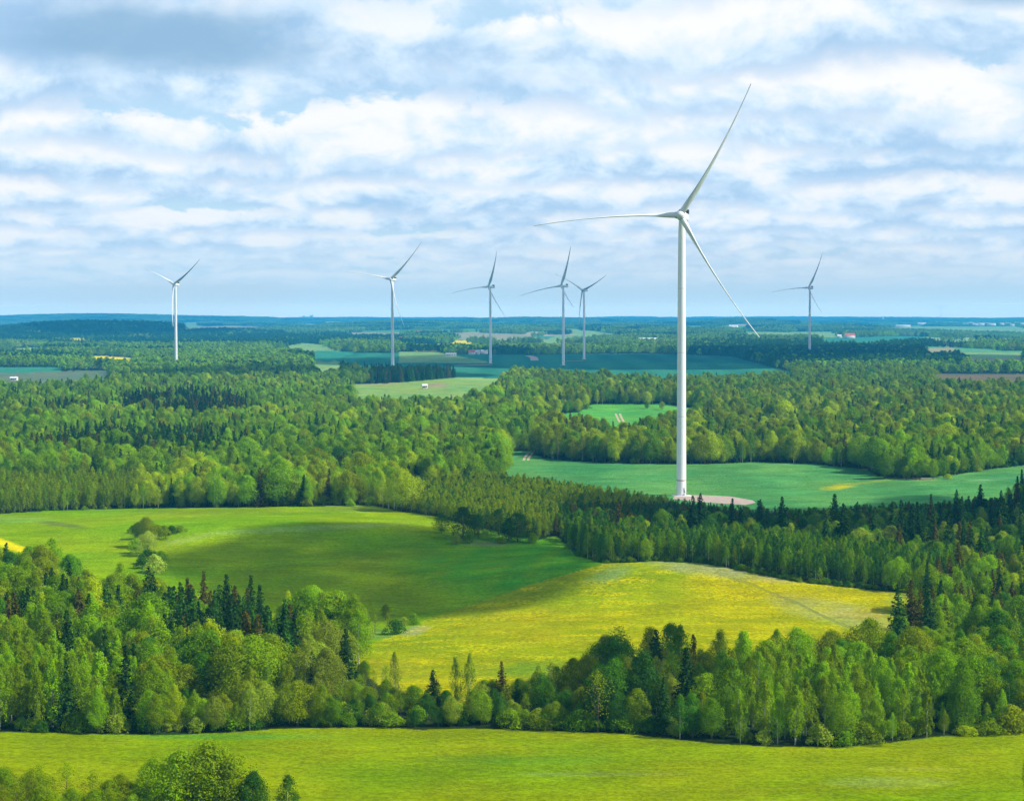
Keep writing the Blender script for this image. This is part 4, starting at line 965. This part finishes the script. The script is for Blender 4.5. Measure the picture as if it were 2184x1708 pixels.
def blade_mesh():
    # local z along the blade, x towards the wind, y the way it turns; feathered so the bow lies in the disc
    n = 40; V = []; seg = 16
    for i in range(n):
        t = i/(n-1); s = max(0.0, min(1.0, (t-.03)/.17)); s = s*s*(3-2*s)
        chord = (2.9*(1-s)+4.3*s) if t < .2 else 4.3*(1-((t-.2)/.8)**.80*.90)+.06
        if t > .965: chord *= max(.12, math.sqrt(max(0, 1-((t-.965)/.036)**2)))
        th = max(.46, 2.9*(1-s)+chord*.30*s if t < .2 else chord*(.30-.10*(t-.2)/.8))
        tw = math.radians(40*(1-s)+22*s) if t < .2 else math.radians(22-16*((t-.2)/.8)**.4)
        bow = 6.8*(t-t*t)
        a = np.arange(seg)*2*math.pi/seg
        cx = np.cos(a)*chord/2-(chord*.5-1.35)*s*.45; cyy = np.sin(a)*th/2*(1-.45*s*np.maximum(0, -np.cos(a)))
        X = cx*math.cos(tw)+cyy*math.sin(tw); Y = -cx*math.sin(tw)+cyy*math.cos(tw)
        V.append(np.stack([X, Y+bow, np.full(seg, 1.3+t*(ROT-1.3))], 1))
    V = np.concatenate(V); Fc = [(i*seg+j, i*seg+(j+1) % seg, (i+1)*seg+(j+1) % seg, (i+1)*seg+j) for i in range(n-1) for j in range(seg)]
    mb = MB(); mb.add(V, Fc); return mb
def hub_mesh():
    mb = MB(); lathe(mb, [(0.02, 3.0), (.9, 2.85), (1.7, 2.3), (2.15, 1.3), (2.3, 0), (2.2, -1.4), (1.9, -2.1), (1.2, -2.2)], 28, 0, 1); return mb
def nacelle_mesh():
    mb = MB(); prof = []
    for y, wx, hz in ((-3.4, 1.7, 1.7), (-2.4, 2.1, 2.0), (0, 2.2, 2.2), (4, 2.2, 2.2), (8, 2.15, 2.1), (9.8, 1.9, 1.8), (10.0, 1.5, 1.4)):
        q = []
        for k in range(20):
            a = k*2*math.pi/20; c, s_ = math.cos(a), math.sin(a); p = 4.0
            rr = (abs(c)**p+abs(s_)**p)**(-1/p); q.append((wx*rr*c, y, hz*rr*s_))
        prof.append(q)
    V = np.array(prof).reshape(-1, 3); Fc = [(i*20+j, (i+1)*20+j, (i+1)*20+(j+1) % 20, i*20+(j+1) % 20) for i in range(6) for j in range(20)]
    mb.add(V, Fc); mb.add(np.array(prof[-1]+[(0, 10.05, 0)]), [(20, (j+2) % 20, (j+1) % 20, j) for j in range(0, 20, 2)]); return mb
TM = {k: f().build(k, m, smooth=True, link=False).data for k, f, m in (('tower', tower_mesh, M_TOW), ('blade', blade_mesh, M_BLADE), ('hub', hub_mesh, M_BLADE), ('nacelle', nacelle_mesh, M_TOW))}
def small(f):
    mb = MB(); f(mb); return mb
CO = small(lambda b: (b.box((0, 7.6, 3.2), (4.3, .9, 2.0)), b.box((-2.3, 7.6, 3.0), (.12, 1.6, 2.4)), b.box((2.3, 7.6, 3.0), (.12, 1.6, 2.4)))).build('cooler', M_DARK, link=False).data
BA = small(lambda b: lathe(b, [(2.40, 7.75), (2.46, 7.8), (2.46, 8.15), (2.40, 8.2)], 48)).build('flange', M_BAND, smooth=True, link=False).data
BA2 = small(lambda b: [lathe(b, [(r, h-.1), (r+.015, h-.05), (r+.015, h+.05), (r, h+.1)], 48) for h, r in ((40, 2.285), (72, 2.13), (104, 1.97))]).build('seam', M_SEAM, smooth=True, link=False).data
FO = small(lambda b: lathe(b, [(5.2, -1.5), (5.2, .15), (4.6, .45), (2.2, .5)], 40)).build('foundation', M_CONC, link=False).data
DO = small(lambda b: (b.box((-.6, -2.42, 3.2), (1.0, .18, 2.4)), b.box((-.6, -3.3, 1.9), (1.3, 1.2, .12)), b.box((-.6, -3.9, 1.0), (1.2, .8, .12)))).build('door', M_DOOR, link=False).data
def hub_trim(mb):
    for k in range(3):
        a = 2*math.pi*k/3
        c = np.array([math.sin(a), 0, math.cos(a)])
        mb.tube([c*1.6, c*2.35, c*2.5], [1.75, 1.68, 1.52], 24)
HT = small(hub_trim).build('blade_collar', M_SEAM, smooth=True, link=False).data
def turbine(base_px, base_d, yaw, tips, hub_px, label, spin):
    """tips: where the three blade ends stand about the hub, as measured in the photograph (px), turned into directions"""
    x = (hub_px[0]-1092)/F*base_d; y = base_d
    x0, y0 = x, y; a = np.array([-math.sin(yaw), -math.cos(yaw), 0.07]); a /= np.linalg.norm(a)
    x0 -= a[0]*4.6*.6; z0 = float(terrain(x0, y0))-.1
    r = bpy.data.objects.new('wind_turbine', None); COL.objects.link(r); r.location = (x0, y0, z0)
    r['label'] = label; r['category'] = 'wind turbine'; r['group'] = 'wind turbines'
    def part(nm, me, M=None, parent=r):
        o = bpy.data.objects.new(nm, me); COL.objects.link(o); o.parent = parent
        if M is not None: o.matrix_local = M
        return o
    tw = part('tower', TM['tower']); part('flange', BA, None, tw); part('seam', BA2, None, tw); part('door', DO, Matrix.Rotation(.9, 4, 'Z'), tw); part('foundation', FO)
    # nacelle frame: local -y looks into the wind
    ly = Vector(-a); lx = ly.cross(Vector((0, 0, 1))).normalized(); lz = lx.cross(ly)
    top = Vector((0, 0, HUB_H))
    Mn = Matrix(((lx[0], ly[0], lz[0], top[0]), (lx[1], ly[1], lz[1], top[1]), (lx[2], ly[2], lz[2], top[2]), (0, 0, 0, 1)))
    na = part('nacelle', TM['nacelle'], Mn); part('cooler', CO, None, na)
    Mh = Mn @ Matrix.Translation((0, -5.2, 0)) @ Matrix.Rotation(spin, 4, 'Y')
    hb = part('hub', TM['hub'], Mh); hb2 = part('blade_collar', HT, None, hb)
    hc = (Mn @ Vector((0, -5.2, 0)))
    m = F/base_d; fat = 1.0 if base_d < 2000 else 1.25
    for dx, dz in tips:
        X, Z = dx/m, dz/m; h2 = ROT**2-X*X-Z*Z
        Y = -math.copysign(math.sqrt(max(h2, 0)), X)
        d = Vector((X, Y, Z)); L = d.length; d.normalize()
        ax = Vector(a); ax = (ax-d*ax.dot(d)).normalized()
        yy = d.cross(ax)                                # clockwise as seen from the wind side
        M = Matrix(((ax[0], yy[0], d[0], hc[0]), (ax[1], yy[1], d[1], hc[1]), (ax[2], yy[2], d[2], hc[2]), (0, 0, 0, 1)))
        part('blade', TM['blade'], M @ Matrix.Diagonal((fat, fat, max(1, L/ROT), 1)))
    return r
R_ = math.radians
turbine(None, 997, R_(14), [(-309, -21), (140, 266), (160, -258)], (1451, 459), 'nearest and by far largest white wind turbine, rising behind the young plantation', R_(27))
turbine(None, 3214, R_(20), [(-71, 33), (64, 51), (4, -90)], (374.5, 605), 'leftmost white wind turbine, its upper blades spread like a wide letter V', R_(-65))
turbine(None, 2973, R_(24), [(-98, 16), (67, 78), (29, -101)], (836, 590), 'second white wind turbine from the left, behind the dark tree block', R_(40))
turbine(None, 3648, R_(45), [(-78, -14), (19, 73), (37, -64)], (1044, 614), 'third white wind turbine from the left, with its foot on the dark blue green field', R_(15))
turbine(None, 3518, R_(55), [(-87, -22), (21, 83), (26, -46)], (1199, 614), 'white wind turbine left of the closely crossing pair partner, with foreshortened lower blade', R_(15))
turbine(None, 4045, R_(40), [(-57, 35), (49, 31), (-6, -72)], (1244, 622), 'smaller white wind turbine of the crossing pair, its lower blade before its tower', R_(-60))
turbine(None, 3964, R_(40), [(-78, -10), (30, 74), (20, -52)], (1725, 617), 'rightmost white wind turbine, beyond the nearest one, over the dark blue wood', R_(20))
turbine(None, 19500, R_(30), [(-13, 5), (11, 9), (1, -15)], (2006, 651), 'tiny pale wind turbine on the horizon at the far right', R_(20))

# ------------------------------------------------------------------ far buildings
M_WHITE = plain('white_plaster', (0.80, 0.79, 0.76), .8, .3, .06); M_RRED = plain('red_roof', (0.45, 0.10, 0.06), .8, .3, .15); M_RGREY = plain('grey_roof', (0.42, 0.43, 0.44), .7, .3, .12)
M_BRICK = plain('brick_wall', (0.48, 0.24, 0.17), .85, .5, .15); M_WIN = plain('window_glass', (0.06, 0.08, 0.10), .2); M_TIN = plain('tin_roof', (0.70, 0.72, 0.73), .5, .3, .08)
def house(px, py, w, dp, h, rh, wall, roof, label, name='farm_house', cat='house', turn=.0, lift=0):
    x, y, z = at(px, py)
    r = bpy.data.objects.new(name, None); COL.objects.link(r); r.location = (x, y, z+lift); r.rotation_euler = (0, 0, turn); r['label'] = label; r['category'] = cat; r['group'] = 'far farm buildings'
    mb = MB(); mb.box((0, 0, h/2-.5), (w, dp, h+1)); 
    mb.add([(-w/2, -dp/2, h), (-w/2, dp/2, h), (-w/2, 0, h+rh-.1), (-w/2, 0, h+rh-.1)], [(0, 1, 2, 3)]); mb.add([(w/2, -dp/2, h), (w/2, dp/2, h), (w/2, 0, h+rh-.1), (w/2, 0, h+rh-.1)], [(1, 0, 3, 2)])
    mb.build('wall', wall, r)
    e = .5; rf = MB(); W = w/2+e; D = dp/2+e; z0 = h-e*rh/(dp/2)
    rf.add([(-W, -D, z0), (W, -D, z0), (W, 0, h+rh), (-W, 0, h+rh), (W, D, z0), (-W, D, z0), (-W, -D, z0+.25), (W, -D, z0+.25), (W, 0, h+rh+.25), (-W, 0, h+rh+.25), (W, D, z0+.25), (-W, D, z0+.25)],
           [(6, 7, 8, 9), (9, 8, 10, 11), (0, 3, 2, 1), (3, 5, 4, 2), (0, 1, 7, 6), (4, 5, 11, 10)])
    ro = rf.build('roof', roof, r)
    if h < 12 and w < 30:
        ch = MB(); ch.box((w*.2, .4, h+rh), (1.0, 1.0, 2.6)); ch.build('chimney', M_BRICK, ro)
    k = max(2, int(w/5))
    for i in range(k):
        b = MB(); b.box((-w/2+w*(i+.5)/k, -dp/2-.03, h*.52), (1.6, .12, 1.7)); b.build('window', M_WIN, r)
    b = MB(); b.box((-w/2+w*(.95)/k, -dp/2-.03, 1.2), (1.5, .12, 2.4)); b.build('door', M_BRICK if wall is not M_BRICK else M_WHITE, r)
    return r
house(906, 829, 6, 5, 2.8, 1.8, M_WHITE, M_TIN, 'small white hut on the tan patch of the mid field, right of the second turbine', 'farm_hut', 'hut', .2, 1)
house(1564, 702, 46, 16, 12, 5, M_WHITE, M_WHITE, 'long white barn among blue woods right of the nearest turbine', 'white_barn', 'barn', .1, 4)
house(1812, 723, 34, 16, 9, 7, M_WHITE, M_RRED, 'white farmhouse with red roof on the far right fields', 'farm_house', 'house', .2, 3)
house(1790, 722, 14, 10, 6, 4, M_WHITE, M_TIN, 'small pale shed left of the red roofed farmhouse', 'farm_shed', 'shed', .1, 3)
house(1926, 699, 90, 24, 9, 4, M_WHITE, M_TIN, 'very long white hall by the pale far field', 'farm_hall', 'hall', .05, 4)
house(1966, 695, 60, 24, 12, 6, M_WHITE, M_TIN, 'shorter white hall right of the very long one', 'farm_hall', 'hall', .05, 4)
house(1883, 685, 20, 20, 46, 4, M_WHITE, M_TIN, 'narrow white silo tower standing near the horizon', 'silo_tower', 'silo', 0, 2)
house(890, 715, 22, 12, 9, 6, M_WHITE, M_RRED, 'white house in trees right of the second turbine', 'farm_house', 'house', .3, 4)
house(865, 729, 42, 14, 9, 5, M_BRICK, M_RRED, 'long brick barn in the fields just right of the second turbine tower', 'brick_barn', 'barn', .05, 4)
house(1381, 731, 60, 14, 8, 4, M_BRICK, M_TIN, 'long low brick shed left of the nearest turbine tower', 'brick_shed', 'shed', 0, 3)
for i, (px, py, w, lb) in enumerate(((1006, 757, 14, 'leftmost white house of the farm behind the third turbine'), (1018, 757, 10, 'middle white house of the farm behind the third turbine'), (1032, 756, 16, 'rightmost white house of the farm behind the third turbine'))):
    house(px, py, w, 9, 5, 4, M_WHITE, M_RGREY if i else M_RRED, lb, 'farm_house', 'house', .2*i, 2)
house(30, 812, 10, 6, 2.8, 1.6, M_WHITE, M_TIN, 'white shed at the far left edge beside the brown field', 'farm_shed', 'shed', .0, 1)
house(962, 760, 22, 10, 4, 2, M_WHITE, M_TIN, 'low pale shed at the edge of the dark field near the third turbine', 'farm_shed', 'shed', .0, 1)
ORDT = ['first', 'second', 'third', 'fourth', 'fifth', 'sixth', 'seventh', 'eighth', 'ninth', 'tenth', 'eleventh', 'twelfth']
rt = random.Random(9)
for i in range(12):
    house(2060+i*11, 696+rt.uniform(-2, 2), rt.uniform(24, 60), 18, rt.uniform(10, 18), 4, M_WHITE, M_RGREY if i % 2 else M_TIN, f'{ORDT[i]} pale block from the left in the small town near the right horizon', 'town_block', 'building', rt.uniform(-.3, .3), 6)
for i, px in enumerate((640, 648, 655, 664)):
    house(px, 680, rt.uniform(40, 90), 30, rt.uniform(30, 60), 6, M_RGREY, M_RGREY, f'{ORDT[i]} grey block from the left in the distant town on the left horizon', 'town_block', 'building', 0, 4)

# ------------------------------------------------------------------ low clouds overhead: they cast the shade that lies on the meadow, the plantation and the far woods
def cloud_mat():
    m, T = mat('cloud_vapour')
    tc = T.n('ShaderNodeTexCoord'); P = tc.outputs['Object']
    lw = T.n('ShaderNodeLayerWeight', i={0: .5}).outputs['Facing']
    n = T.noise(P, .012, 5, .6)
    op = T.m('MULTIPLY', T.smooth(T.m('ADD', lw, T.m('MULTIPLY', T.m('SUBTRACT', n, .5), .5)), .97, .08), .70)
    df = T.n('ShaderNodeBsdfDiffuse', i={0: (.9, .9, .92, 1)}); tr = T.n('ShaderNodeBsdfTransparent')
    mx = T.n('ShaderNodeMixShader', i={0: op, 1: tr.outputs[0], 2: df.outputs[0]}); T.n('ShaderNodeOutputMaterial', i={0: mx.outputs[0]}); return m
M_CLOUD = cloud_mat()
def cloud(px, py, rx, ry, alt, label, rot=0.0, seed=1):
    gx, gy = flat(px, py); k = alt/SUN[2]; c = (gx+SUN[0]*k, gy+SUN[1]*k, alt)
    n1, n2 = 96, 40; V = []; r = random.Random(seed); ph = [(r.uniform(0, 6.28), r.uniform(2, 6), r.uniform(2, 6)) for _ in range(6)]
    th = np.arange(n1)*2*math.pi/n1
    for j in range(n2+1):
        a = -math.pi/2+math.pi*j/n2; ca, sa = math.cos(a), math.sin(a)
        q = 1+sum(.055*np.sin(round(f1)*th+p+f2*sa) for p, f1, f2 in ph)
        zz = sa*min(rx, ry)*(.55 if sa > 0 else .16)
        V.append(np.stack([np.cos(th)*ca*rx*q, np.sin(th)*ca*ry*q, np.full(n1, zz)*(q if sa > 0 else 1)], 1))
    V = np.concatenate(V); Fc = [(j*n1+i, j*n1+(i+1) % n1, (j+1)*n1+(i+1) % n1, (j+1)*n1+i) for j in range(n2) for i in range(n1)]
    o = mesh_obj('cloud', V, Fc, M_CLOUD, smooth=True); o.location = c; o.rotation_euler = (0, 0, rot)
    o['label'] = label; o['category'] = 'cloud'; o['group'] = 'low clouds overhead'; return o
cloud(800, 1205, 70, 104, 700, 'small low cloud overhead, shading the middle of the green meadow', .2, 3)
cloud(1740, 1122, 100, 80, 700, 'wide low cloud overhead, shading the plantation right of the pines', -.35, 4)
cloud(2120, 1110, 60, 100, 700, 'low cloud overhead shading the right end of the plantation', .0, 5)
cloud(1260, 1490, 22, 30, 600, 'smallest low cloud, shading the left shoulder of the right grove', 0, 6)
cloud(1300, 768, 480, 620, 1500, 'large low cloud over the dark field between the turbines', .1, 7)
cloud(1830, 762, 430, 560, 1500, 'large low cloud over the dark wood at the right turbine', .1, 8)
cloud(560, 812, 160, 200, 1200, 'low cloud over the wood at the foot of the leftmost turbine', .1, 9)
cloud(880, 800, 120, 130, 1200, 'low cloud over the dark tree block at the second turbine', .1, 10)

cloud(330, 716, 420, 1300, 1700, 'long low cloud over the dark far hill at the left', .05, 11)

# ------------------------------------------------------------------ air
def haze():
    m = bpy.data.materials.new('air'); m.use_nodes = True; T = NT(m.node_tree)
    v = T.n('ShaderNodeVolumePrincipled'); v.inputs['Color'].default_value = (*HAZE_C, 1); v.inputs['Density'].default_value = HAZE_D; v.inputs['Anisotropy'].default_value = 0.0
    o_ = T.n('ShaderNodeOutputMaterial'); T.t.links.new(v.outputs[0], o_.inputs['Volume'])
    b = MB(); b.box((0, 0, (228-70)/2), (2*HAZE_R, 2*HAZE_R, 228+70)); o = b.build('haze', m); o['kind'] = 'stuff'; o['label'] = 'thin blue air over the whole country'; o['category'] = 'haze'
haze()
